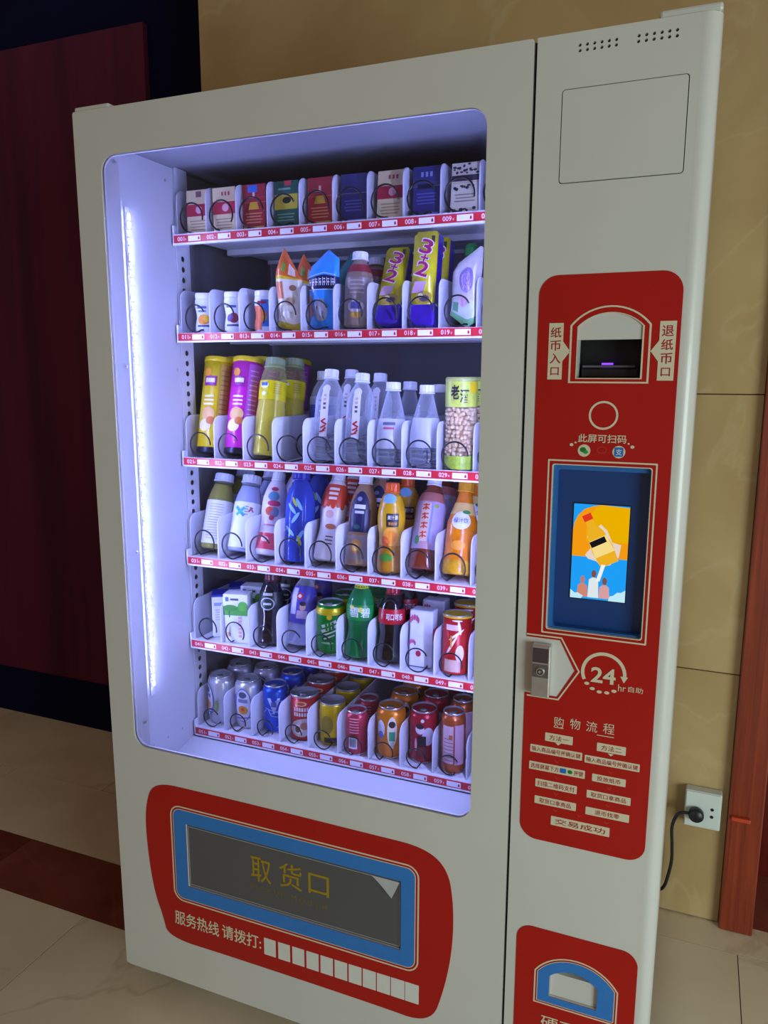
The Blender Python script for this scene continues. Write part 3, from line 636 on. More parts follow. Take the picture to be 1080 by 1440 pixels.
# ================================================================== PRODUCTS
def lane_x(k): return X0+PITCHX*(k % 10-.5)
class Prof:
    def __init__(s, pts): s.p = pts
    def r(s, z):
        p = s.p
        if z <= p[0][1]: return p[0][0]
        for (r0, z0), (r1, z1) in zip(p, p[1:]):
            if z0 <= z <= z1: return r0+(r1-r0)*((z-z0)/(z1-z0) if z1 > z0 else 0)
        return p[-1][0]
    def fn(s, th, zc, w_, h, eps=.0009, rot=0.):
        R = s.r(zc); ca, sa = math.cos(rot), math.sin(rot)
        def f(u, v):
            a, b = u*w_, v*h; a, b = a*ca-b*sa, a*sa+b*ca
            z = zc+b; t = math.radians(th)+a/R; r = s.r(z)+eps; return (r*math.sin(t), -r*math.cos(t), z)
        return f
def spline_prof(pts, n=4):
    """smooth a list of (r, z)"""
    o = []
    P = [pts[0]]+list(pts)+[pts[-1]]
    for i in range(1, len(P)-2):
        a, b, c, d = [Vector(q) for q in P[i-1:i+3]]
        for k in range(n):
            t = k/n; q = .5*((2*b)+(c-a)*t+(2*a-5*b+4*c-d)*t*t+(3*b-a-3*c+d)*t**3); o.append((max(.0005, q.x), q.y))
    o.append(tuple(pts[-1]))
    z = -1; out = []
    for r, zz in o:
        zz = max(zz, z+1e-5); out.append((r, zz)); z = zz
    return out
def sleeve(e, P, z0, z1, m, name='label', eps=.0005, n=10):
    pr = [(P.r(z0+(z1-z0)*i/n)+eps, z0+(z1-z0)*i/n) for i in range(n+1)]
    seg = 28; vs_, fs = [], []
    for r, z in pr:
        for i in range(seg): a = 2*math.pi*i/seg; vs_.append((r*math.cos(a), r*math.sin(a), z))
    for j in range(n):
        for i in range(seg): fs.append((j*seg+i, j*seg+(i+1) % seg, (j+1)*seg+(i+1) % seg, (j+1)*seg+i))
    return new_obj(name, mesh(name, vs_, fs, True), m, e)
def P_rect(e, P, th, zc, w_, h, hexc, name='print', eps=.0009, rot=0., rough=.4): return map2d(name, GRID[0], GRID[1], P.fn(th, zc, w_, h, eps, rot), mat(hexc, rough), e)
def P_ell(e, P, th, zc, w_, h, hexc, name='print', eps=.001, rot=0.): return map2d(name, DISC[0], DISC[1], P.fn(th, zc, w_, h, eps, rot), mat(hexc), e)
def P_txt(e, P, th, zc, w_, h, hexc, s, bold=.01, eps=.0023, rot=0.): v, f, a = text2d(s, bold); return map2d('print', v, f, P.fn(th, zc, w_, h, eps, rot), mat(hexc), e)
BOT = {'std': [(.80, 0), (.97, .015), (1, .05), (1, .30), (.96, .34), (1, .38), (1, .62), (.95, .69), (.80, .78), (.55, .865), (.45, .89), (.45, .93)],
       'straight': [(.82, 0), (.97, .015), (1, .05), (1, .60), (.97, .68), (.80, .78), (.52, .865), (.46, .89), (.46, .93)],
       'wide': [(.84, 0), (.97, .015), (1, .05), (1, .58), (.97, .66), (.88, .74), (.74, .82), (.68, .86), (.66, .93)],
       'cone': [(.82, 0), (.97, .02), (1, .06), (1, .34), (.96, .46), (.82, .6), (.64, .73), (.5, .83), (.43, .88), (.43, .93)],
       'waist': [(.8, 0), (.96, .02), (1, .06), (.97, .2), (.86, .33), (.88, .42), (1, .55), (1, .66), (.9, .75), (.68, .85), (.5, .9), (.48, .93)],
       'lemon': [(.84, 0), (.97, .015), (1, .05), (1, .40), (.95, .5), (.93, .56), (.93, .72), (.88, .78), (.80, .84), (.72, .88), (.70, .93)],
       'neck': [(.84, 0), (.97, .015), (1, .05), (1, .5), (.92, .6), (.7, .72), (.52, .82), (.46, .88), (.46, .93)]}
def cap_part(e, r, z0, z1, m):
    seg = 32; vs_, fs = [], []
    prof = [(r, z0), (r*1.0, z1-.0025), (r*.93, z1)]
    for j, (rr_, z) in enumerate(prof):
        for i in range(seg):
            k = 1.0 if (i % 2 or j == 2) else .955; a = 2*math.pi*i/seg; vs_.append((rr_*k*math.cos(a), rr_*k*math.sin(a), z))
    for j in range(2):
        for i in range(seg): fs.append((j*seg+i, j*seg+(i+1) % seg, (j+1)*seg+(i+1) % seg, (j+1)*seg+i))
    fs.append(tuple(reversed(range(seg)))); fs.append(tuple(range(2*seg, 3*seg)))
    return new_obj('cap', mesh('cap', vs_, fs), m, e)
m_pet = clear('clear_pet', (.90, .93, .97, 1), (.8, .84, .95, 1), .65, .08, .12)
m_petcap = mat('#e4e6f2', .35, noise=.02, name='white_cap')
def bottle(e, L, r, shape, body, cap, capr=.0155, liquid=None, lv=.8):
    pts = [(a*r, b*L) for a, b in BOT[shape]]; pr = spline_prof(pts, 4); P = Prof(pr)
    b = lathe('bottle_body', pr, body, e)
    cap_part(e, capr, L*.915, L, cap)
    lathe('neck_ring', [(capr*1.0, L*.895), (capr*1.08, L*.9), (capr*1.08, L*.91), (capr, L*.912)], cap, e)
    if liquid:
        lp_ = [(max(.0005, q-.0012), z+.001) for q, z in pr if z < L*lv]; lp_.append((P.r(L*lv)-.0012, L*lv+.0012))
        lathe('drink', lp_, liquid, e)
    return P
def can(e, L, r, hexc, neck=.86, lidhex='#c8c8cc', metal=.45, rough=.28, flat=False):
    if flat: pr = [(r*.95, 0), (r*.985, .002), (r*.985, .004), (r*.96, .006), (r*.96, L-.0055), (r*1.0, L-.003), (r*1.0, L)]
    else: pr = [(r*.80, 0), (r*.84, .003), (r, .011), (r, L-.016), (r*neck, L-.004), (r*(neck+.02), L-.003), (r*(neck+.02), L)]
    b = lathe('can_body', pr[:-2] if not flat else pr[:-2], mat(hexc, rough, metal), e)
    z1 = pr[-3][1]; tr_ = pr[-1][0]
    ml = mat(lidhex, .25, .85, name='aluminium')
    lathe('lid', [(pr[-3][0], z1-.0005), (tr_, z1+.001), (tr_, L), (tr_-.0012, L), (tr_-.0018, L-(.0045 if not flat else .004)), (.0005, L-(.0048 if not flat else .0045))], ml, e)
    t = lathe('pull_tab', [(.0085, 0), (.0085, .0015), (.0005, .0015)], ml, e, 14, origin=(0, -.006, L-.005))
    if flat: return Prof([(r*.96, 0), (r*.96, L)])
    lathe('bottom_rim', [(r*.79, .0), (r*.845, .0005), (r*.845, .0028), (r*.79, .003)], ml, e)
    return Prof(pr)
ITEMS = {}
GROUPS = {0: 'cigarette packs on the top tray', 1: 'snacks and small drinks on the second tray', 2: 'canisters and water on the third tray', 3: 'bottled drinks on the fourth tray', 4: 'cans and cartons on the fifth tray', 5: 'drink cans on the bottom tray'}
def start(k, name, label, cat, idx=''):
    e = tag(empty(name), label, cat, GROUPS[k//10]); ITEMS[k] = e; return e
def place(k, r, lean=0., yf=.212, dx=0., e=None):
    e = e or ITEMS[k]; a = math.radians(lean); row = k//10
    if row > 0: yf = yf-.006 if row < 4 else yf+.006; dx = max(min(0, -(.0345-r)) if k not in (14, 15, 17, 18, 19, 41, 42, 48) else -.01, dx-.007-(.004 if row > 3 else 0))
    e.rotation_euler = (-a, 0, 0); e['lean_deg'] = lean
    e.location = (lane_x(k)+dx, yf+r*math.cos(a), SURF[row]+r*math.sin(a)+.0002); e['rad'] = r
def copy_item(k, dy, label, dx=0., lean=None):
    s = ITEMS[k]; c = s.copy(); COL.objects.link(c); c['label'] = label
    c.location.y += dy; c.location.x += dx
    if lean is not None:
        a = math.radians(lean); r = c['rad']; c.rotation_euler = (-a, 0, 0); c.location.z = SURF[k//10]+r*math.sin(a)+.0002
    for ch_ in s.children:
        d = ch_.copy(); COL.objects.link(d); d.parent = c
    return c
# ---- row 1: cigarette packs
PW, PH, PD = .0555, .0915, .023
def box_fn(d, xc, zc, w_, h, eps=.0004): return lambda u, v: (xc+u*w_, -d/2-eps, zc+v*h)
def B_rect(e, d, xc, zc, w_, h, hexc, eps=.0004, name='print'): return map2d(name, [(-.5, -.5), (.5, -.5), (.5, .5), (-.5, .5)], [(0, 1, 2, 3)], box_fn(d, xc, zc, w_, h, eps), mat(hexc), e)
def B_ell(e, d, xc, zc, w_, h, hexc, eps=.0006): return map2d('print', DISC[0], DISC[1], box_fn(d, xc, zc, w_, h, eps), mat(hexc), e)
def lines(e, d, zc, n, hexc, w_=.04, step=.006, h=.0022, eps=.0006):
    for i in range(n): B_rect(e, d, 0, zc-i*step, w_*(1-.12*(i % 2)), h, hexc, eps, 'small_print')
def pack(k, label, base, lean=0., dx=0.):
    e = start(k, 'cigarette_pack', label, 'cigarette pack'); d = PD
    box('carton', (-PW/2, PW/2, -d/2, d/2, 0, PH), mat(base, .3, noise=.04, coat=.4), e, .0012, 2)
    box('hinge_lid', (-PW/2-.0002, PW/2+.0002, -d/2-.0003, d/2+.0002, PH*.703, PH+.0002), mat(base, .3, noise=.04, coat=.4), e, .0004, 1)
    box('wrapper_tear_strip', (-PW/2-.0002, PW/2+.0002, -d/2-.0002, d/2+.0002, PH*.60, PH*.607), mat('#b09040', .3, name='tear_strip'), e)
    place(k, PD/2, lean, .214, dx); return e
def cream_red(k, label, seal, lean=0., dx=0.):
    e = pack(k, label, '#d9c49a', lean, dx); d = PD
    box('red_band', (-PW/2-.0003, PW/2+.0003, -d/2-.0003, d/2+.0003, PH*.41, PH*.68), mat('#a8233c', .35), e)
    if seal: B_rect(e, d, .004, PH*.9, .014, .012, '#7a5560', .0006, 'seal')
    else:
        for i in (-1, 0, 1): B_rect(e, d, .005+i*.008, PH*.86, .0045, .008, '#b0465a', .0006, 'emblem')
    B_ell(e, d, .004, PH*.55, .016, .016, '#d8a0a8', .0008)
    lines(e, d, PH*.30, 4, '#a08a68'); return e
cream_red(1, 'cream and red cigarette pack with a grey seal, in the lane tagged 001', True, 1, .006)
cream_red(2, 'cream and red cigarette pack between the 001 lane and the blue-sealed red pack', False, 0, -.001)
def red_pack(k, label, seal, base, lean=0., dx=0.):
    e = pack(k, label, base, lean, dx); d = PD
    if seal: B_rect(e, d, -.002, PH*.9, .022, .014, '#2f6fd0', .0006, 'seal')
    B_rect(e, d, 0, PH*.76, .005, .012, '#e8c8c0', .0006, 'emblem')
    v, f = [(-.5, -.5), (.5, -.5), (.32, .5), (-.32, .5)], [(0, 1, 2, 3)]
    map2d('gold_emblem', v, f, box_fn(d, 0, PH*.53, .026, .015, .0006), mat('#c9a030', .35), e)
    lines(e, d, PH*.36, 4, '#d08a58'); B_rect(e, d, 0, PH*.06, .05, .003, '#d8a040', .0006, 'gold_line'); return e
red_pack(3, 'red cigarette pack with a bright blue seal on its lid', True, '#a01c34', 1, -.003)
e = pack(4, 'green cigarette pack with a yellow middle and a red seal', '#1d5a4a', 3, -.002); d = PD
B_rect(e, d, .004, PH*.95, .016, .01, '#c0404a', .0006, 'seal'); B_rect(e, d, 0, PH*.55, .054, .03, '#c9b83a', .0005, 'yellow_panel'); B_ell(e, d, .002, PH*.58, .02, .013, '#1a2420', .0008)
lines(e, d, PH*.28, 3, '#6fa890'); B_rect(e, d, -.004, PH*.83, .028, .004, '#7fb0a0', .0006, 'small_print')
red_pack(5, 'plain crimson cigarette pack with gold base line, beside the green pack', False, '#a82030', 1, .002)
def navy(k, label, lean, dx, pale):
    e = pack(k, label, '#262a6a', lean, dx); d = PD
    if pale:
        for i in (-1, 0, 1): B_rect(e, d, i*.009, PH*.84, .005, .009, '#8088c0', .0006, 'emblem')
        B_rect(e, d, -.002, PH*.60, .032, .009, '#11122e', .0006, 'dark_panel')
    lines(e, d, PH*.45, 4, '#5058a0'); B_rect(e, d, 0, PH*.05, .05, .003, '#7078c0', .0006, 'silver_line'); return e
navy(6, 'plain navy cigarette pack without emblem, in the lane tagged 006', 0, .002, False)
cream_red(7, 'cream and red cigarette pack between the two navy packs', False, 7, .003)
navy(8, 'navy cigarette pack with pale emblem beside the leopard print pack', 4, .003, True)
e = pack(9, 'cream cigarette pack with black leopard print', '#cfc6ae', 7, .004); d = PD
for (zc, n_, hh) in ((PH*.88, 16, .018), (PH*.50, 10, .008), (PH*.06, 12, .006)):
    for i in range(n_): B_ell(e, d, random.uniform(-.024, .024), zc+random.uniform(-hh/2, hh/2), random.uniform(.004, .008), random.uniform(.003, .006), '#2a2a38')
B_rect(e, d, 0, PH*.69, .054, .011, '#2c2c3c', .0008, 'dark_panel'); lines(e, d, PH*.36, 3, '#8a8070')
# ---- row 2
def mini(k, label, blobs, dx):
    e = start(k, 'yogurt_drink', label, 'yogurt bottle'); L, r = .0875, .0225
    pr = spline_prof([(r*.85, 0), (r, .004), (r, .018), (r*.86, .034), (r*.9, .046), (r, .058), (r, .07), (r*.92, .076)], 3); P = Prof(pr)
    lathe('bottle_body', pr, mat('#dfe3f0', .35), e); lathe('foil_lid', [(r*.95, .0755), (r*.97, .077), (r*.97, .0855), (r*.9, .0875)], mat('#e6e8f4', .3), e)
    for f_ in blobs: f_(e, P)
    place(k, r, 0, .216, dx); return e
mini(11, 'small white yogurt bottle with orange fruit print in the lane tagged 011', [lambda e, P: P_ell(e, P, 20, .03, .026, .022, '#e08a20'), lambda e, P: P_ell(e, P, 38, .032, .013, .017, '#e8b030', eps=.0014), lambda e, P: P_rect(e, P, 12, .056, .022, .005, '#5060a0'), lambda e, P: P_rect(e, P, 12, .048, .018, .004, '#6878b0'), lambda e, P: P_rect(e, P, 22, .016, .03, .004, '#3a3f70')], .012)
mini(12, 'small white yogurt bottle with dark berry print in the lane tagged 012', [lambda e, P: P_ell(e, P, 26, .032, .02, .022, '#8a2038'), lambda e, P: P_ell(e, P, 2, .032, .014, .016, '#504090'), lambda e, P: P_rect(e, P, 12, .056, .022, .005, '#5060a0'), lambda e, P: P_rect(e, P, 22, .016, .03, .004, '#3a3f70')], .013)
mini(13, 'small yogurt bottle with orange and blue print beside the snack bag', [lambda e, P: P_rect(e, P, 52, .04, .03, .056, '#2a70c8'), lambda e, P: P_rect(e, P, -18, .03, .02, .05, '#d8602a'), lambda e, P: P_ell(e, P, 15, .034, .018, .026, '#e07028', eps=.0014), lambda e, P: P_ell(e, P, 24, .03, .008, .012, '#c8a020', eps=.0018), lambda e, P: P_rect(e, P, 12, .062, .02, .006, '#9a3050', eps=.0014)], .015)
def bag_fn(w_, h, t, twist=0., pinch=.0, u0=0., pk_=0., lo=0.):
    def S_(u, v, side=-1, eps=0.):   # u -1..1, v 0..1
        ww = w_/2*(1-pinch*max(0, v-.75)*4*abs(1)) ; tt = t/2*math.sqrt(max(0, 1-u*u))*max(0, math.sin(math.pi*min(1, max(0, v))))**.55
        cr = .0012*math.sin(u*17+v*9)+.0008*math.sin(v*31-u*5)
        return (u*ww+.002*math.sin(v*7), side*(tt+eps+.0004+cr*.5*(1-abs(u))), v*h-pk_*h*max(0, v-.6)/.4*abs(u-u0)+lo*h*max(0, .35-v)/.35*abs(u-.25))
    return S_
def bag(e, S_, zones, nu=14, nv=22):
    """zones: list of (v_end, hex)"""
    vs_, fs, mi = [], [], []
    for side in (-1, 1):
        b = len(vs_)
        for j in range(nv+1):
            for i in range(nu+1): vs_.append(S_(-1+2*i/nu, j/nv, side))
        for j in range(nv):
            for i in range(nu):
                q = (b+j*(nu+1)+i, b+j*(nu+1)+i+1, b+(j+1)*(nu+1)+i+1, b+(j+1)*(nu+1)+i); fs.append(q if side < 0 else q[::-1])
                z = next(n for n, zz in enumerate(zones) if (j+.5)/nv <= zz[0] or n == len(zones)-1); mi.append(z)
    me = mesh('bag_film', vs_, fs, True)
    o = new_obj('bag_film', me, None, e)
    for _, hx in zones: me.materials.append(mat(hx, .22, noise=.08, scale=60, coat=.3))
    for p, m_ in zip(me.polygons, mi): p.material_index = m_
    return o
def bag_print(e, S_, v2, fs, uc, vc, uw, vh, hexc, name='print', rot=0.):
    ca, sa = math.cos(rot), math.sin(rot)
    return map2d(name, v2, fs, lambda a, b: S_(max(-1, min(1, uc+(a*ca-b*sa*1.5)*uw)), vc+(a*sa/1.5+b*ca)*vh, -1, .0009), mat(hexc, .3), e)
def crimp(e, w_, h, hexc, z0=0):
    vs_, fs = [], []; n_ = 24
    for i in range(n_+1):
        for z in (0, .008): vs_.append((-w_/2+w_*i/n_, (-.0008 if i % 2 else .0008), h+z))
    for i in range(n_): fs.append((2*i, 2*i+2, 2*i+3, 2*i+1))
    new_obj('crimped_edge', mesh('crimped_edge', vs_, fs), mat(hexc, .25), e)
e = start(14, 'snack_bag', 'cream snack bag with orange twisted top and yellow edge', 'snack bag')
S_ = bag_fn(.060, .172, .034, pinch=.35, u0=-.6, pk_=.2, lo=.06); bag(e, S_, [(.08, '#c8b020'), (.62, '#d8cfc0'), (.7, '#d8b828'), (1, '#d4622a')]); 
bag_print(e, S_, *DISC, .1, .36, .7, .1, '#b89a80'); bag_print(e, S_, *DISC, .4, .52, .5, .07, '#8a6050'); bag_print(e, S_, *GRID, -.6, .5, .5, .2, '#c87040'); bag_print(e, S_, *GRID, -.3, .8, .3, .12, '#7a9a40'); bag_print(e, S_, *GRID, .35, .82, .5, .2, '#e0c8b8'); bag_print(e, S_, *DISC, -.2, .2, .8, .09, '#e0d8cc')
place(14, .017, -2, .214, .008); e.rotation_euler[2] = .15
e = start(15, 'snack_bag', 'bright blue snack bag with dark band and peaked top', 'snack bag')
S_ = bag_fn(.0705, .164, .04, pinch=.08, u0=.25, pk_=.16); bag(e, S_, [(.5, '#2a8ae0'), (.70, '#14184a'), (1, '#2f96ea')])
bag_print(e, S_, *GRID, 0, .5, 1.7, .008, '#c8e0f0', 'white_line'); bag_print(e, S_, *GRID, 0, .705, 1.7, .008, '#c8e0f0', 'white_line')
for i in range(7): [bag_print(e, S_, *GRID, -.72+i*.24+ox, .6+oz, wx, hz_, '#d4d8ee', 'print') for ox, oz, wx, hz_ in ((-.05, 0, .03, .1), (.04, .03, .1, .015), (.04, -.01, .12, .015), (.05, -.02, .03, .06))]
bag_print(e, S_, *DISC, -.1, .25, .9, .28, '#8a8a98'); bag_print(e, S_, *DISC, -.25, .28, .25, .08, '#30303c'); bag_print(e, S_, *DISC, .1, .2, .3, .12, '#5a6a60'); bag_print(e, S_, *GRID, -.8, .3, .3, .25, '#9a5050')
place(15, .02, 2, .213, .010)
e = start(16, 'drink_bottle', 'grey-brown milk tea bottle with white cap and red neck', 'bottle'); P = bottle(e, .155, .029, 'straight', mat('#8a7468', .3, coat=.3), m_petcap, .0165)
sleeve(e, P, .02, .10, mat('#8d7f80', .35)); sleeve(e, P, .112, .128, mat('#8a2030', .35), 'neck_band'); P_ell(e, P, 12, .042, .034, .024, '#c8c0d0'); P_rect(e, P, 12, .044, .02, .014, '#5a58a0', eps=.0016); P_ell(e, P, 14, .025, .024, .012, '#b89040')
for i in range(4): P_rect(e, P, 14, .07+i*.008, .03, .0025, '#b8aab0')
place(16, .029, 6, .214, .006)
def biscuit(k, label, L, lean, dx):
    e = start(k, 'biscuit_pack', label, 'biscuit pack'); w_, d = .052, .034
    bm = bmesh.new(); add_box(bm, -w_/2, w_/2, -d/2, d/2, 0, L); bmesh.ops.bevel(bm, geom=bm.edges[:], offset=.006, segments=3, affect='EDGES')
    me = bm_mesh(bm, 'wrapper', True); new_obj('wrapper', me, mat('#cfc40a', .25, noise=.06, scale=50, coat=.4), e)
    box('purple_end', (-w_/2-.0004, w_/2+.0004, -d/2-.0004, d/2+.0004, -.0002, L*.25), mat('#3a1a9a', .25, noise=.1, scale=60, coat=.4), e, .006, 3)
    box('purple_side', (w_/2-.001, w_/2+.0005, -d/2+.005, d/2-.004, L*.24, L-.007), mat('#35188e', .25, noise=.1, scale=60, coat=.4), e)
    fnf = lambda xc, zc, ww, hh, eps, rot=0.: (lambda u, v: (xc+u*ww*math.cos(rot)-v*hh*math.sin(rot), -d/2-eps, zc+u*ww*math.sin(rot)+v*hh*math.cos(rot)))
    for i, c_ in enumerate('3+2'):
        zc_ = L*(.83-.115*i); hh_ = L*(.15 if c_ != '+' else .075); ww_ = .026 if c_ != '+' else .016; xo = .003-.003*i
        v, f, a = text2d(c_, .045); map2d('logo_outline', v, f, fnf(xo, zc_, ww_+.004, hh_+.004, .0009, -.3), mat('#f0ead8', .4), e)  # cream outline printed behind each logo character
        v, f, a = text2d(c_, .02); map2d('logo', v, f, fnf(xo, zc_, ww_, hh_, .0016, -.3), mat('#a01a5a', .4), e)
    B_rect(e, d, .016, L*.9, .007, .016, '#3a3420', .0007, 'small_print'); map2d('pink_panel', [(-.5, -.5), (.3, -.5), (.5, .5), (-.3, .5)], [(0, 1, 2, 3)], fnf(-.008, L*.41, .03, L*.12, .0008), mat('#c8a0b8', .4), e)
    B_ell(e, d, .002, L*.30, .036, L*.14, '#b8a040', .0008); B_ell(e, d, .004, L*.29, .02, L*.07, '#5a4a60', .0011); B_ell(e, d, -.004, L*.32, .01, L*.05, '#e0d8b0', .0013)
    place(k, d/2, lean, .214, dx); return e
biscuit(17, 'shorter leaning yellow and purple biscuit pack, in the lane tagged 017', .172, 24, .004)
biscuit(18, 'taller upright yellow and purple biscuit pack, in the lane tagged 018', .186, 9, .004)
e = start(19, 'snack_bag', 'silvery white snack bag with purple oval and pale green tip', 'snack bag')
S_ = bag_fn(.058, .156, .03, pinch=.2, u0=.8, pk_=.12, lo=.12); bag(e, S_, [(.1, '#6fae78'), (.3, '#b9c4b8'), (1, '#b9b2b4')]); bag_print(e, S_, *DISC, .1, .58, .95, .34, '#7a68a0'); bag_print(e, S_, *DISC, .1, .55, .7, .26, '#a890c8'); bag_print(e, S_, *DISC, -.1, .3, .6, .16, '#c8a0b0'); bag_print(e, S_, *GRID, -.6, .2, .4, .15, '#5a9070')
place(19, .015, 6, .216, .01); e.rotation_euler[1] = .06
# behind row 2
copy_item(14, .085, 'second cream snack bag with orange top, hidden behind the front one')
e = start(15, 'snack_bag', 'teal snack bag standing behind the bright blue bag', 'snack bag'); S_ = bag_fn(.064, .168, .034, pinch=.1, u0=.6, pk_=.2); bag(e, S_, [(.6, '#0f4a55'), (1, '#13605f')]); bag_print(e, S_, *GRID, 0, .5, 1.4, .2, '#0a2a40'); place(15, .017, 2, .31, .008)
copy_item(16, .085, 'second grey-brown milk tea bottle behind the front one')
copy_item(17, .1, 'second yellow and purple biscuit pack behind the leaning one'); copy_item(18, .075, 'second yellow and purple biscuit pack behind the tall one')
e = start(19, 'jelly_drink', 'green pouch with round green cap behind the silvery snack bag', 'drink pouch'); P = bottle(e, .165, .027, 'neck', mat('#123a20', .35, coat=.2), mat('#0f8a3c', .35), .0135); lathe('cap_dome', [(.0135, .1645), (.011, .170), (.005, .173), (.0005, .174)], mat('#0f8a3c', .35), e); P_ell(e, P, 10, .08, .03, .04, '#8aa030'); place(19, .027, 0, .30, -.006)
# ---- row 3
def canister(k, label, main, bandhex, accent):
    e = start(k, 'chip_canister', label, 'chip canister'); L, r = .222, .0345
    P = Prof([(r, 0), (r, L)])
    lathe('tube', [(r, .012), (r, L-.012)], mat(main, .3, noise=.05, coat=.3), e, 32); lathe('metal_base', [(r*.96, 0), (r*1.01, .001), (r*1.01, .012), (r*.99, .013)], mat('#24263a', .3, .6, name='dark_tin'), e, 32)
    lathe('plastic_lid', [(r*1.02, L-.012), (r*1.03, L-.010), (r*1.03, L-.001), (r*.98, L)], mat('#d8c010', .35, name='yellow_lid'), e, 32)
    P_rect(e, P, 62, L*.53, .03, L*.78, bandhex, 'info_panel'); 
    for i in range(14): P_rect(e, P, 60+(i % 3), L*.85-i*.011, .02, .0022, accent, 'small_print', .0013)
    P_rect(e, P, 4, L*.74, .03, .022, '#8a2080', eps=.0012); P_rect(e, P, 4, L*.745, .022, .01, '#e0d8e0', eps=.0016); P_ell(e, P, -10, L*.83, .018, .02, '#e09028', eps=.0013, rot=.5)
    for i in range(3): P_rect(e, P, 5, L*.58-i*.009, .024, .004, '#e8dcc0', eps=.0013)
    P_ell(e, P, 5, L*.40, .034, .03, '#e0b070', eps=.0012); P_ell(e, P, -4, L*.28, .03, .028, '#efe0c0', eps=.0014); P_ell(e, P, 18, L*.33, .02, .018, '#d07838', eps=.0016)
    return e, r
e, r = canister(21, 'front yellow potato chip canister beside the front magenta one', '#d8bc12', '#b08a20', '#7a5a18'); place(21, r, 13, .214, .0)
e, r = canister(22, 'magenta potato chip canister with yellow lid beside the yellow one', '#c81aa8', '#b048b8', '#e0a0d8'); place(22, r, 14, .214, .003)
for k, nm in ((21, 'yellow'), (22, 'magenta')):
    for n_, od in enumerate(('second', 'third', 'fourth')): copy_item(k, .078*(n_+1), '%s potato chip canister, %s in its lane behind the front one' % (nm, od))
m_yel = mat('#d0bc10', .2, noise=.04, coat=.4, name='yellow_drink')
e = start(23, 'drink_bottle', 'pale yellow lemon drink bottle with bright yellow label', 'bottle'); P = bottle(e, .222, .033, 'lemon', clear('yellow_pet', (.95, .96, .62, 1), (.7, .72, .4, 1), .4, .08, .1), mat('#8fa07a', .3, name='green_cap'), .0225, m_yel, .62)
sleeve(e, P, .125, .168, mat('#d8c80c', .3, coat=.2)); P_ell(e, P, -8, .157, .022, .014, '#e8e8d0'); P_rect(e, P, -8, .159, .015, .007, '#1a4a9a', eps=.0016); P_ell(e, P, -6, .138, .016, .014, '#c8d050', eps=.0012); P_ell(e, P, -6, .138, .009, .008, '#eef0b0', eps=.0018)
for i in range(5): P_rect(e, P, 50, .160-i*.005, .02, .0014, '#9a8c10')
place(23, .033, 13, .214, .0); copy_item(23, .09, 'second pale yellow lemon drink bottle behind the front one')
m_cw = mat('#ccd4ea', .5, name='pale_ink')
def water(k, label, L, r, shape, kind, lean, yf=.214, dx=.004, nm='water_bottle'):
    e = start(k, nm, label, 'water bottle'); P = bottle(e, L, r, shape, m_pet, m_petcap, .0155)
    for z in (.10, .16, .22, .28): lathe('rib_ring', [(P.r(L*z)-.0004, L*z-.002), (P.r(L*z)+.0006, L*z), (P.r(L*z)-.0004, L*z+.002)], m_pet, e)
    if kind == 'strip':
        P_rect(e, P, 6, L*.52, .017, L*.54, '#e2dfe6', 'label', rot=0); P_ell(e, P, 6, L*.78, .017, .017, '#e2dfe6', 'label')
        for i in range(4): P_rect(e, P, 6, L*.70-i*.009, .006, .005, '#5a5058' if i > 1 else '#c8a8b0', eps=.0014)
        for i, (a, b, ro) in enumerate(((4, .43, .6), (8, .40, -.5), (5, .36, .5), (9, .33, .9), (2, .31, .3))): P_rect(e, P, a, L*b, .012, .0035, '#b82028', eps=.0015, rot=ro)
    elif kind == 'pale':
        sleeve(e, P, L*.2, L*.56, clear('pale_label', (.9, .92, 1, 1), (.82, .84, .93, 1), .8, .4, .6)); P_rect(e, P, 8, L*.50, .026, .006, '#5a5a78', eps=.0014); P_rect(e, P, 8, L*.445, .022, .004, '#c05070', eps=.0014)
    elif kind == 'pale2':
        sleeve(e, P, L*.24, L*.60, clear('pale_label2', (.92, .94, 1, 1), (.84, .86, .95, 1), .8, .4, .5)); P_ell(e, P, 8, L*.28, .034, .014, '#b8bcd8', eps=.0014)
    elif kind == 'blue':
        sleeve(e, P, L*.42, L*.68, mat('#2a58c8', .35)); sleeve(e, P, L*.60, L*.70, mat('#aab8e0', .35), 'label_top', .0009); P_rect(e, P, 12, L*.65, .02, .004, '#404a80', eps=.0016)
    place(k, r, lean, yf, dx); return e
water(24, 'blue labelled water bottle set back in the lane with the empty front', .195, .031, 'straight', 'blue', 4, .345, .004)
water(25, 'clear water bottle with white strip label, next to the empty lane front', .197, .031, 'straight', 'strip', 10); copy_item(25, .105, 'rear strip-labelled water bottle, next to the blue labelled water')
water(26, 'clear water bottle with white strip label, beside the tapered bottle with printed label', .189, .031, 'straight', 'strip', 9); copy_item(26, .1, 'rear strip-labelled water bottle, next to the rear tapered bottle')
water(27, 'tapered clear bottle with pale printed label and white cap', .172, .031, 'cone', 'pale', 5, dx=.005); copy_item(27, .1, 'second tapered bottle behind the one with pale printed label')
water(28, 'tapered clear bottle with plain frosted label beside the peanut jar', .167, .032, 'cone', 'pale2', 4); copy_item(28, .085, 'second tapered bottle behind the frosted label one')
e = start(29, 'peanut_jar', 'clear jar of peanuts with yellow-green printed top', 'peanut jar'); L, r = .182, .0315; P = Prof([(r, 0), (r, L)])
pr = [(r*.9, 0), (r, .006), (r, L*.92), (r*.96, L)]; lathe('jar', pr, clear('jar_plastic', (.95, .95, .93, 1), (.8, .8, .7, 1), .35, .1, .04), e, 32)
lathe('inner_fill', [(r*.72, .004), (r*.72, L*.72)], mat('#b08a5a', .7), e, 20)
pn_me = None
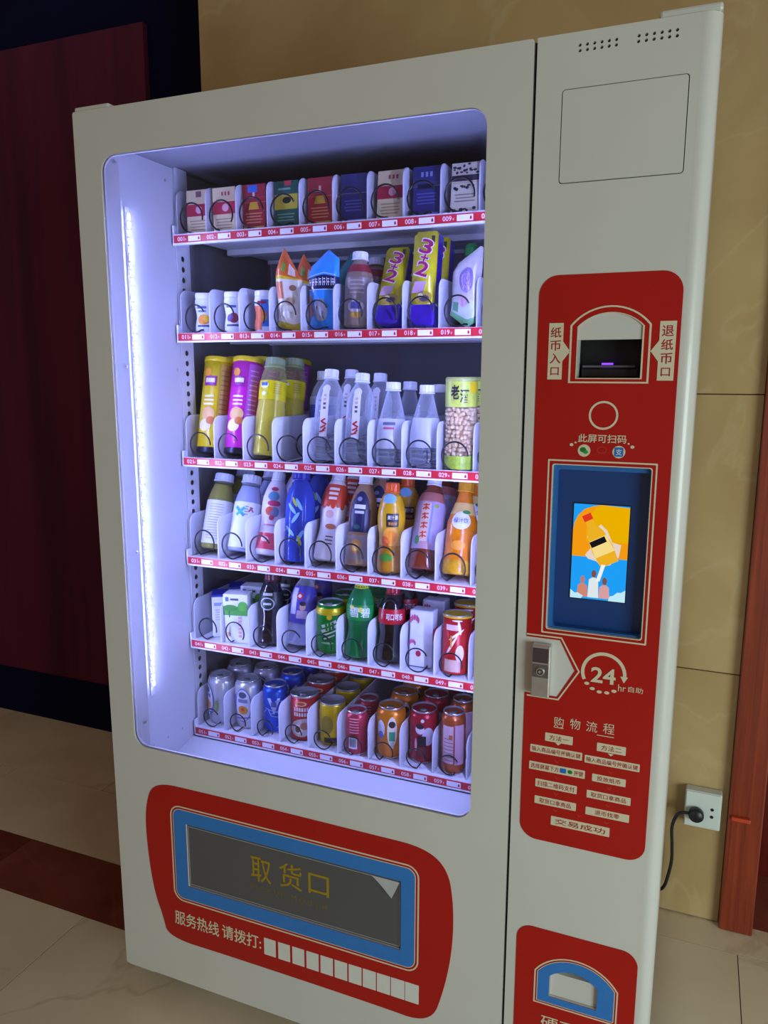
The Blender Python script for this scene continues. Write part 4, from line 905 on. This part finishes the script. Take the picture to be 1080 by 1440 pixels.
for i in range(198):
    a = math.radians(-180+360*((i % 18)+random.uniform(-.3, .3)+.5*((i//18) % 2))/18); z = .034+.0088*(i//18)+random.uniform(-.002, .002); q = r*.82
    if pn_me is None:
        bm = bmesh.new(); bmesh.ops.create_uvsphere(bm, u_segments=8, v_segments=5, radius=.0074); pn_me = bm_mesh(bm, 'peanut', True); pn_me.materials.append(mat('#d8b88c', .5, noise=.12, scale=120, name='peanut'))
    o = new_obj('peanut', pn_me, None, e); o.location = (q*math.sin(a), -q*math.cos(a), z); o.rotation_euler = (random.random()*3, random.random()*3, a); o.scale = (.65, .6, 1.0)
sleeve(e, P, L*.70, L*.985, mat('#bcc850', .35, noise=.15, scale=70)); sleeve(e, P, .004, L*.17, mat('#a8c040', .35, noise=.3, scale=90), 'lower_label'); lathe('lid', [(r*1.02, L*.975), (r*1.02, L*1.0), (r*.95, L*1.02)], mat('#a8b060', .4), e, 32)
P_txt(e, P, -6, L*.86, .017, .028, '#1c1c30', '老', .025); P_txt(e, P, 27, L*.82, .017, .026, '#1c1c30', '酒', .025); P_ell(e, P, 66, L*.91, .022, .024, '#d8b818', eps=.0011); 
place(29, r, 0, .214, .006); copy_item(29, .085, 'second peanut jar behind the front one')
# ---- row 4
e = start(31, 'drink_bottle', 'olive-yellow juice bottle with plain white label beside the holed rail', 'bottle'); P = bottle(e, .182, .0315, 'wide', clear('juice_pet', (.95, .95, .8, 1), (.6, .58, .3, 1), .4, .08, .1), mat('#d0d4e4', .35, name='clear_cap'), .0225, mat('#8a8420', .25, name='olive_juice'), .84)
sleeve(e, P, .012, .115, mat('#d8d8dc', .5))
for i in range(14): P_rect(e, P, 20, .105-i*.0062, .034, .0014, '#9a98a8')
place(31, .0315, 19, .216)
e = start(32, 'drink_bottle', 'cloudy white drink bottle with teal cross on white label', 'bottle'); P = bottle(e, .182, .0315, 'wide', clear('milk_pet', (.92, .94, 1, 1), (.7, .74, .9, 1), .4, .08, .1), mat('#d0d4e4', .35, name='clear_cap'), .0225, mat('#a9aed0', .3, name='cloudy_drink'), .84)
sleeve(e, P, .008, .115, mat('#e0e4ea', .5)); P_rect(e, P, 2, .092, .030, .007, '#2a9aa8', eps=.0012, rot=-.75); P_rect(e, P, 4, .092, .026, .007, '#38b0b0', eps=.0014, rot=.8); P_rect(e, P, 45, .098, .014, .004, '#a04060', rot=.9); P_rect(e, P, 50, .098, .014, .004, '#a04060', rot=-.9)
for i in range(4): P_rect(e, P, 28, .104-i*.006, .008, .002, '#707890')
place(32, .0315, 20, .216, .003)
e = start(33, 'drink_bottle', 'white strawberry milk bottle with pink base and fruit figures', 'bottle'); P = bottle(e, .195, .0285, 'waist', mat('#e0d8e4', .35, coat=.2), m_petcap, .015)
sleeve(e, P, .012, .05, mat('#d84860', .35), 'pink_band'); 
for a, z, ww, hh, cc in ((20, .135, .026, .022, '#5888b0'), (26, .118, .03, .014, '#c03868'), (10, .10, .02, .02, '#d8502a'), (32, .098, .022, .024, '#6a7aa8'), (20, .152, .016, .01, '#b03050'), (24, .085, .012, .012, '#b84060')): P_ell(e, P, a, z, ww, hh, cc, eps=.001+abs(z-.1)*.004)
P_rect(e, P, 15, .068, .026, .004, '#d08098'); P_ell(e, P, 8, .035, .018, .012, '#f0c8d0', eps=.0018)
place(33, .0285, 20, .216, .0)
m_bp = clear('blue_pet', (.12, .2, .75, 1), (.06, .12, .6, 1), .75, .1, .42)
e = start(34, 'drink_bottle', 'translucent deep blue sports drink bottle with leaf print', 'bottle'); P = bottle(e, .205, .0335, 'std', m_bp, mat('#1a2a9a', .35), .019, mat('#1530a8', .2, name='blue_drink'), .8)
for a, z, ro in ((-5, .12, .7), (10, .10, -.6), (-12, .07, .8), (22, .13, .5), (30, .06, -.5)): P_ell(e, P, a, z, .008, .03, '#7ab0e0', rot=ro)
for a, z, ro in ((5, .135, .5), (28, .05, .4)): P_ell(e, P, a, z, .006, .024, '#a8b020', rot=ro, eps=.0013)
place(34, .0335, 7, .212, .002)
e = start(35, 'drink_bottle', 'white yogurt drink bottle with dripping orange-red top', 'bottle'); P = bottle(e, .205, .030, 'waist', mat('#e2dade', .35, coat=.2), m_petcap, .0155)
sleeve(e, P, .128, .172, mat('#d04020', .3, coat=.3), 'orange_top'); 
for a in range(-40, 80, 20): P_ell(e, P, a, .128-.004*((a//20) % 2), .011, .02, '#d04020', eps=.0011)
for i in range(3): P_rect(e, P, 14, .160-i*.011, .022-.002*i, .006, '#eadad4', eps=.0018)
P_ell(e, P, 10, .102, .018, .018, '#d8a8a8'); P_ell(e, P, 22, .075, .024, .012, '#c07048'); 
for i in range(3): P_rect(e, P, 22, .052-i*.008, .016, .0028, '#50505c')
place(35, .030, 21, .215, .002)
e = start(36, 'drink_bottle', 'coffee drink bottle with dark navy label and tan neck', 'bottle'); P = bottle(e, .200, .030, 'std', mat('#9a7454', .3, coat=.3), m_petcap, .0155)
P_ell(e, P, 8, .118, .046, .09, '#161c4e'); P_rect(e, P, 8, .098, .05, .05, '#161c4e', eps=.0012); P_rect(e, P, 8, .128, .024, .009, '#d8d8e8', eps=.0018); P_rect(e, P, 8, .116, .02, .006, '#c8c8dc', eps=.0018); P_ell(e, P, 4, .145, .01, .01, '#8088b0', eps=.0018); P_ell(e, P, 2, .084, .014, .01, '#1a5a58', eps=.0018)
sleeve(e, P, .012, .066, mat('#8a7a78', .4), 'lower_label'); P_ell(e, P, 4, .042, .026, .03, '#c08a48', eps=.0014); P_ell(e, P, 4, .04, .015, .018, '#e0b070', eps=.0018)
place(36, .030, 14, .216, .004)
e = start(37, 'juice_bottle', 'orange juice bottle with orange cap and dark label box', 'bottle'); P = bottle(e, .192, .029, 'waist', mat('#b87818', .25, noise=.1, coat=.4), mat('#e05818', .35, name='orange_cap'), .0155)
sleeve(e, P, .06, .165, mat('#c8960c', .3, noise=.12, scale=30, coat=.3)); P_ell(e, P, 6, .160, .03, .02, '#7ab0d8'); P_rect(e, P, 26, .115, .026, .028, '#1e1a2c', eps=.0014); P_txt(e, P, 26, .121, .021, .009, '#e8e4e0', '美汁源'); P_txt(e, P, 26, .108, .018, .007, '#d89040', '果粒橙')
P_ell(e, P, 20, .08, .034, .04, '#e0a040', eps=.0014); P_ell(e, P, 20, .078, .026, .03, '#e88a28', eps=.0018); P_ell(e, P, -4, .07, .014, .022, '#d05030', eps=.0018, rot=.4); P_ell(e, P, 0, .035, .03, .018, '#4a8a28', eps=.0014)
place(37, .029, 4, .214, .005)
e = start(38, 'tea_bottle', 'peach tea bottle with white cap and purple-pink label', 'bottle'); P = bottle(e, .205, .032, 'straight', mat('#7a3018', .2, coat=.4), m_petcap, .0155)
sleeve(e, P, .042, .145, mat('#a898b8', .35)); sleeve(e, P, .145, .165, mat('#b06a60', .35), 'label_top'); P_rect(e, P, 0, .1, .02, .085, '#d8b8a8', eps=.0012)
for i in range(4):
    for ox, oz, ww, hh, ro in ((0, .004, .014, .0026, .1), (-1, 0, .003, .014, .05), (6, -.003, .008, .0024, -.5), (-8, -.004, .007, .0024, .6)): P_rect(e, P, ox, .132-i*.02+oz, ww, hh, '#c0401c', eps=.0018, rot=ro+.1*(i % 2))
P_ell(e, P, -22, .06, .012, .02, '#4a8a50', eps=.0014); P_ell(e, P, 38, .135, .01, .008, '#90a030', eps=.0014); P_rect(e, P, 24, .09, .003, .09, '#6a88c0', eps=.0013); P_ell(e, P, 10, .05, .03, .016, '#b08890', eps=.0016)
place(38, .032, 22, .214, .0)
e = start(39, 'juice_bottle', 'bright orange juice bottle with white round badge beside the peach tea', 'bottle'); P = bottle(e, .195, .032, 'neck', mat('#d87808', .25, noise=.08, coat=.4), mat('#e6a018', .35), .0165)
sleeve(e, P, .125, .15, mat('#d8b468', .35), 'label_top'); P_ell(e, P, 10, .112, .04, .038, '#dcdcf0', eps=.0012); P_txt(e, P, 10, .112, .03, .011, '#40488a', '橙汁饮'); P_ell(e, P, 30, .13, .016, .008, '#2a7a30', eps=.0016); sleeve(e, P, .0, .03, mat('#c89018', .3, noise=.3, scale=80), 'pulp_base'); P_ell(e, P, 8, .06, .03, .02, '#e8942a', eps=.0014)
place(39, .032, 17, .214, .004)
nm4 = {31: 'olive-yellow juice', 32: 'cloudy white drink', 33: 'strawberry milk', 34: 'deep blue sports drink', 35: 'orange-topped yogurt drink', 36: 'navy labelled coffee', 37: 'orange juice with orange cap', 38: 'peach tea', 39: 'bright orange juice'}
for k, s in nm4.items(): copy_item(k, .095, 'second %s bottle, behind the front one in its lane' % s)
# ---- row 5
def carton(k, label, w_, h, d, zones, lean, yf, dx, rz=0.):
    e = start(k, 'milk_carton', label, 'carton'); z0 = 0
    box('carton', (-w_/2, w_/2, -d/2, d/2, 0, h), mat('#dfe2e4', .4), e, .001, 1)
    place(k, d/2, lean, yf, dx); e.rotation_euler[2] = rz; return e
e = carton(41, 'slim white carton with blue top beside the tree-print milk carton', .038, .105, .05, None, 0, .226, .010, .55); d = .05
box('blue_top', (-.0194, .0194, -d/2-.0004, d/2+.0004, .100, .1054), mat('#2a3498', .4), e); B_rect(e, d, 0, .082, .028, .008, '#9098c0'); lines(e, d, .068, 5, '#b0b4cc', .024)
e = carton(42, 'white milk carton with green tree and meadow print', .06, .118, .038, None, 0, .208, -.004, .22); d = .038
B_rect(e, d, 0, .078, .0595, .022, '#4a9a3a', .0004, 'green_band'); B_ell(e, d, -.012, .085, .036, .016, '#3a8a30', .0008); B_ell(e, d, .018, .09, .024, .024, '#57a83e', .0008); B_rect(e, d, -.015, .07, .003, .016, '#2a6a2c', .001); B_rect(e, d, -.02, .106, .008, .01, '#4a60a0', .0008); B_rect(e, d, -.002, .106, .02, .005, '#4a4a5a', .0008)
for i in range(6): B_rect(e, d, .010, .062-i*.009, .008, .006, '#dca8a0', .0008)
B_ell(e, d, -.02, .02, .014, .012, '#d8b098', .0008)
e = start(43, 'drink_bottle', 'dark herbal tea bottle with pale oval badge', 'bottle'); P = bottle(e, .165, .0285, 'waist', mat('#1c1420', .15, coat=.5), mat('#5a2030', .35), .016)
sleeve(e, P, .085, .125, mat('#16241f', .35)); P_ell(e, P, 12, .098, .034, .03, '#b8bcc8', eps=.0014); P_ell(e, P, 12, .098, .029, .025, '#1a3030', eps=.0018); P_rect(e, P, 12, .098, .018, .005, '#c0c4cc', eps=.0022); P_rect(e, P, 12, .12, .022, .006, '#a8b0a8', eps=.0014)
place(43, .0285, 5, .208, .002)
e = start(44, 'drink_bottle', 'clear bottle with purple label and small figure print', 'bottle'); P = bottle(e, .172, .0295, 'straight', m_pet, mat('#c8cce0', .3, name='grey_cap'), .0165, mat('#a8a8d8', .25, name='lilac_drink'), .3)
sleeve(e, P, .05, .135, mat('#5048b0', .35)); P_ell(e, P, 8, .112, .016, .016, '#c83040'); P_ell(e, P, 8, .112, .008, .008, '#e8d8e0', eps=.0014); P_ell(e, P, 24, .088, .014, .018, '#c8a090'); P_ell(e, P, 24, .095, .015, .01, '#20182a', eps=.0014); P_rect(e, P, 24, .07, .024, .018, '#c0b0c8', eps=.0012); P_rect(e, P, -20, .1, .016, .06, '#c8c8e8', eps=.0012)
place(44, .0295, 16, .208, .0)
e = start(45, 'beer_can', 'green beer can with yellow top band in the fifth tray', 'can'); P = can(e, .119, .0325, '#128a2a'); sleeve(e, P, .094, .109, mat('#c8b018', .3, .4), 'yellow_band'); P_ell(e, P, 20, .09, .012, .012, '#c8a818')
for i, (ww, z) in enumerate(((.036, .074), (.038, .063), (.034, .053), (.026, .044))): P_rect(e, P, 18, z, ww, .0068 if i < 2 else .0035, '#d8e0d8', rot=.38)
for i in range(3): P_rect(e, P, 8+i*13, .069, .005, .02, '#128a2a', eps=.0013, rot=.1)
P_ell(e, P, 10, .03, .03, .005, '#90c890'); place(45, .0325, 0, .214, .0)
m_gp = clear('green_pet', (.1, .6, .25, 1), (.03, .4, .12, 1), .8, .08, .4)
e = start(46, 'soda_bottle', 'green lemon-lime soda bottle with yellow cap', 'bottle'); P = bottle(e, .172, .0315, 'waist', m_gp, mat('#c8c818', .35, name='yellow_cap'), .0155, mat('#0e6a2c', .2, name='green_soda'), .8)
sleeve(e, P, .085, .12, mat('#128a3c', .3)); P_txt(e, P, 0, .104, .02, .022, '#dce8d8', '雪'); P_txt(e, P, 42, .104, .02, .022, '#dce8d8', '碧'); P_ell(e, P, 22, .11, .01, .012, '#d0d030', eps=.0014); P_ell(e, P, -14, .115, .012, .008, '#d0d030', eps=.0012)
place(46, .0315, 6, .205, .001)
e = start(47, 'cola_bottle', 'dark cola bottle with red cap and red label', 'bottle'); P = bottle(e, .165, .0305, 'waist', mat('#140a10', .12, coat=.6), mat('#a01828', .35, name='red_cap'), .0155)
sleeve(e, P, .085, .118, mat('#b01826', .3)); P_txt(e, P, 30, .102, .036, .014, '#e8e0e4', '可口可乐', .02)
place(47, .0305, 6, .210, .003)
e = start(48, 'drink_carton', 'tall white drink carton with pink leaf marks and red corner', 'carton'); w_, d, h = .052, .042, .125
box('carton', (-w_/2, w_/2, -d/2, d/2, 0, h), mat('#dadbe6', .25, coat=.3), e, .004, 3)
for x, z, s_ in ((-.014, .1, 1.), (-.018, .05, .7)):
    for a in range(-2, 3): map2d('leaf_print', DISC[0], DISC[1], (lambda x, z, a, s_: (lambda u, v: (x+.009*s_*math.sin(a*.6)*1+u*.005*s_, -d/2-.0006, z+.009*s_*math.cos(a*.6)+v*.014*s_)))(x, z, a, s_), mat('#c05878'), e)
B_ell(e, d, -.004, .03, .012, .014, '#b02838', .0008); box('red_corner', (w_/2-.004, w_/2+.0004, -d/2+.004, d/2-.004, .06, .085), mat('#c04058', .35), e)
place(48, d/2, 3, .225, .006)
e = start(49, 'milk_tea_can', 'red can with yellow rim and white ribbon beside the leaf-mark carton', 'can'); P = can(e, .126, .031, '#b82420', flat=True, metal=.2); lathe('yellow_rim', [(.0302, .119), (.0316, .1195), (.0316, .1235), (.0302, .124)], mat('#d0a818', .3), e)
for a, z, ww, hh, ro in ((-4, .062, .005, .05, -.5), (14, .085, .005, .04, -.9), (26, .1, .006, .03, .2), (16, .115, .022, .004, 0)): P_ell(e, P, a, z, ww, hh, '#e0d0d0', rot=ro)
P_rect(e, P, -2, .1, .03, .012, '#d8b0b8'); P_ell(e, P, 30, .045, .018, .036, '#dcc8c4'); P_rect(e, P, 0, .018, .036, .026, '#c8a090'); P_rect(e, P, -6, .07, .004, .026, '#d89030', eps=.0013)
place(49, .031, 4, .207, .006)
nm5 = {42: 'white milk carton', 43: 'dark herbal tea bottle', 44: 'purple labelled bottle', 45: 'green beer can', 46: 'green soda bottle', 47: 'cola bottle', 48: 'white drink carton', 49: 'red milk tea can'}
for k, s in nm5.items(): copy_item(k, .082 if k != 42 else .075, 'second %s, behind the front one in its lane' % s)
copy_item(41, .075, 'second slim white carton behind the one with blue top')
# ---- row 6
def silver(k, label, dx, yf, turn):
    e = start(k, 'beer_can', label, 'can'); P = can(e, .121, .0325, '#c4c6cc', metal=.55)
    t = turn
    P_ell(e, P, t, .062, .042, .085, '#5860b0'); P_ell(e, P, t, .062, .038, .08, '#c8cad6', eps=.0014); P_ell(e, P, t, .088, .02, .016, '#4a5068', eps=.0018); P_rect(e, P, t, .073, .024, .009, '#7078a0', eps=.0018); P_ell(e, P, t, .05, .024, .022, '#d08a30', eps=.0018); P_ell(e, P, t, .052, .01, .009, '#c04828', eps=.0022); P_rect(e, P, t, .03, .036, .003, '#4858a8', eps=.0018, rot=.1); P_rect(e, P, t-40, .07, .016, .03, '#6060b8', eps=.0012, rot=.5); P_ell(e, P, t+50, .05, .01, .03, '#8a9a60', eps=.0012)
    place(k, .0325, 0, yf, dx); return e
silver(51, 'silver beer can with label turned aside, beside the holed rail', -.002, .212, -40)
silver(52, 'silver beer can with round badge facing out, beside the blue can', -.001, .216, 5)
e = start(53, 'beer_can', 'bright blue beer can with pale streaks on the bottom tray', 'can'); P = can(e, .118, .0300, '#2050c0', metal=.5)
for i in range(14): P_rect(e, P, random.uniform(-60, 80), random.uniform(.02, .1), .02, .0022, '#90a8e0', rot=random.uniform(-1.2, 1.2), eps=.0010+.0001*i)
map2d('print', [(-.5, .5), (.5, .5), (0, -.5)], [(2, 1, 0)], P.fn(22, .07, .03, .04, .0026), mat('#b8c0dc'), e); P_rect(e, P, 22, .075, .012, .012, '#4a5a98', eps=.003); place(53, .030, 0, .222, .0)
e = start(54, 'porridge_can', 'red food can with coconut picture and open-rim lid', 'can'); P = can(e, .107, .0335, '#b02428', flat=True, metal=.2); P_ell(e, P, 14, .088, .026, .012, '#c8b070'); P_ell(e, P, 14, .088, .018, .007, '#b03030', eps=.0014)
for i in range(2): 
    for j in range(6): P_rect(e, P, -14+j*11, .074-i*.012, .0045, .009, '#e0c8c8', eps=.0012)
P_ell(e, P, 22, .03, .066, .044, '#c8b8b4', rot=.25); P_ell(e, P, 2, .026, .022, .024, '#e4dcd4', eps=.0014); P_ell(e, P, 0, .026, .013, .016, '#6a4038', eps=.0018); P_ell(e, P, 28, .034, .02, .018, '#b87858', eps=.0016); place(54, .0335, 2, .215, -.001)
e = start(55, 'gold_can', 'plain gold tin can with ridged shoulder on the bottom tray', 'can'); L, r = .099, .0315
pr = [(r*.95, 0), (r, .003), (r, L-.024), (r*.97, L-.021), (r*.985, L-.017), (r*.95, L-.014), (r*.965, L-.010), (r*.93, L-.006), (r*.93, L-.003)]
P = Prof(pr); lathe('can_body', pr, mat('#d8b81c', .28, .6), e); lathe('lid', [(r*.935, L-.003), (r*.95, L-.001), (r*.95, L+.001), (r*.9, L+.001), (r*.88, L-.0025), (.0005, L-.0026)], mat('#c8c8cc', .25, .85, name='aluminium'), e); P_rect(e, P, 18, .012, .034, .012, '#302a20'); P_ell(e, P, 0, .05, .03, .045, '#98820f'); place(55, r, 0, .222, .001)
e = start(56, 'slim_can', 'slim red can showing its barcode, standing forward on the bottom tray', 'can'); P = can(e, .103, .0255, '#a82840', metal=.3)
for i in range(6): P_rect(e, P, 8, .088-i*.0065, .022, .0024, '#d08a98')
P_rect(e, P, 2, .03, .02, .026, '#d8d8e0', 'barcode')
for i in range(6): P_rect(e, P, -12+i*5.4, .031, .0012, .02, '#3a3a50', 'barcode', .0014)
place(56, .0255, 0, .1985, .008)
e = start(57, 'drink_can', 'orange drink can with pale cut-out figure on the bottom tray', 'can'); P = can(e, .118, .0325, '#d07818', metal=.35)
P_ell(e, P, 24, .066, .022, .07, '#e8d8c0'); P_ell(e, P, 24, .083, .015, .016, '#281c1c', eps=.0014); P_rect(e, P, 24, .055, .013, .022, '#3a9a70', eps=.0014); P_rect(e, P, 24, .036, .008, .018, '#c8c0b8', eps=.0014); P_ell(e, P, -22, .07, .02, .04, '#c8ccdc', eps=.0012); P_ell(e, P, -22, .056, .014, .018, '#5a70b8', eps=.0016); place(57, .0325, 1, .210, .0)
e = start(58, 'drink_can', 'crimson drink can with pale moon and dark figure', 'can'); P = can(e, .121, .0325, '#a81c30', metal=.35)
P_ell(e, P, 34, .066, .026, .042, '#c8b8c8'); P_ell(e, P, 2, .082, .02, .022, '#d8ccd0', eps=.0014); P_ell(e, P, 2, .089, .018, .012, '#281820', eps=.0018); P_rect(e, P, 10, .055, .018, .024, '#201820', eps=.0016); P_rect(e, P, 10, .028, .026, .026, '#6a1420', eps=.0014); P_ell(e, P, 12, .102, .008, .008, '#d8d0d0'); P_ell(e, P, -14, .045, .006, .03, '#d8a0a8', eps=.0014); place(58, .0325, 0, .22, .002)
e = start(59, 'slim_can', 'slim copper-orange can with pale text panels, beside the crimson can', 'can'); P = can(e, .139, .026, '#a85028', metal=.45)
P_rect(e, P, -6, .07, .03, .085, '#c0a0a8'); P_rect(e, P, 46, .07, .022, .09, '#b890a0')
for i in range(7): P_rect(e, P, -8, .035+i*.008, .02, .0022, '#8a6878', eps=.0014)
P_rect(e, P, 4, .088, .008, .01, '#a85830', eps=.0014); P_rect(e, P, 20, .07, .003, .085, '#8a4038', eps=.0014); place(59, .026, 0, .1985, .010)
nm6 = {51: 'silver can beside the holed rail', 52: 'silver badge beer can', 53: 'bright blue beer can', 54: 'red coconut food can', 55: 'gold tin can', 57: 'orange drink can', 58: 'crimson drink can', 56: 'slim red can', 59: 'slim copper-orange can'}
for k, s in nm6.items(): copy_item(k, .085 if k not in (56, 59) else .07, 'second can in its lane, behind the front %s' % s)
for k in (53, 54, 55, 57, 58): copy_item(k, .165, 'third can in its lane, behind the second %s' % nm6[k])
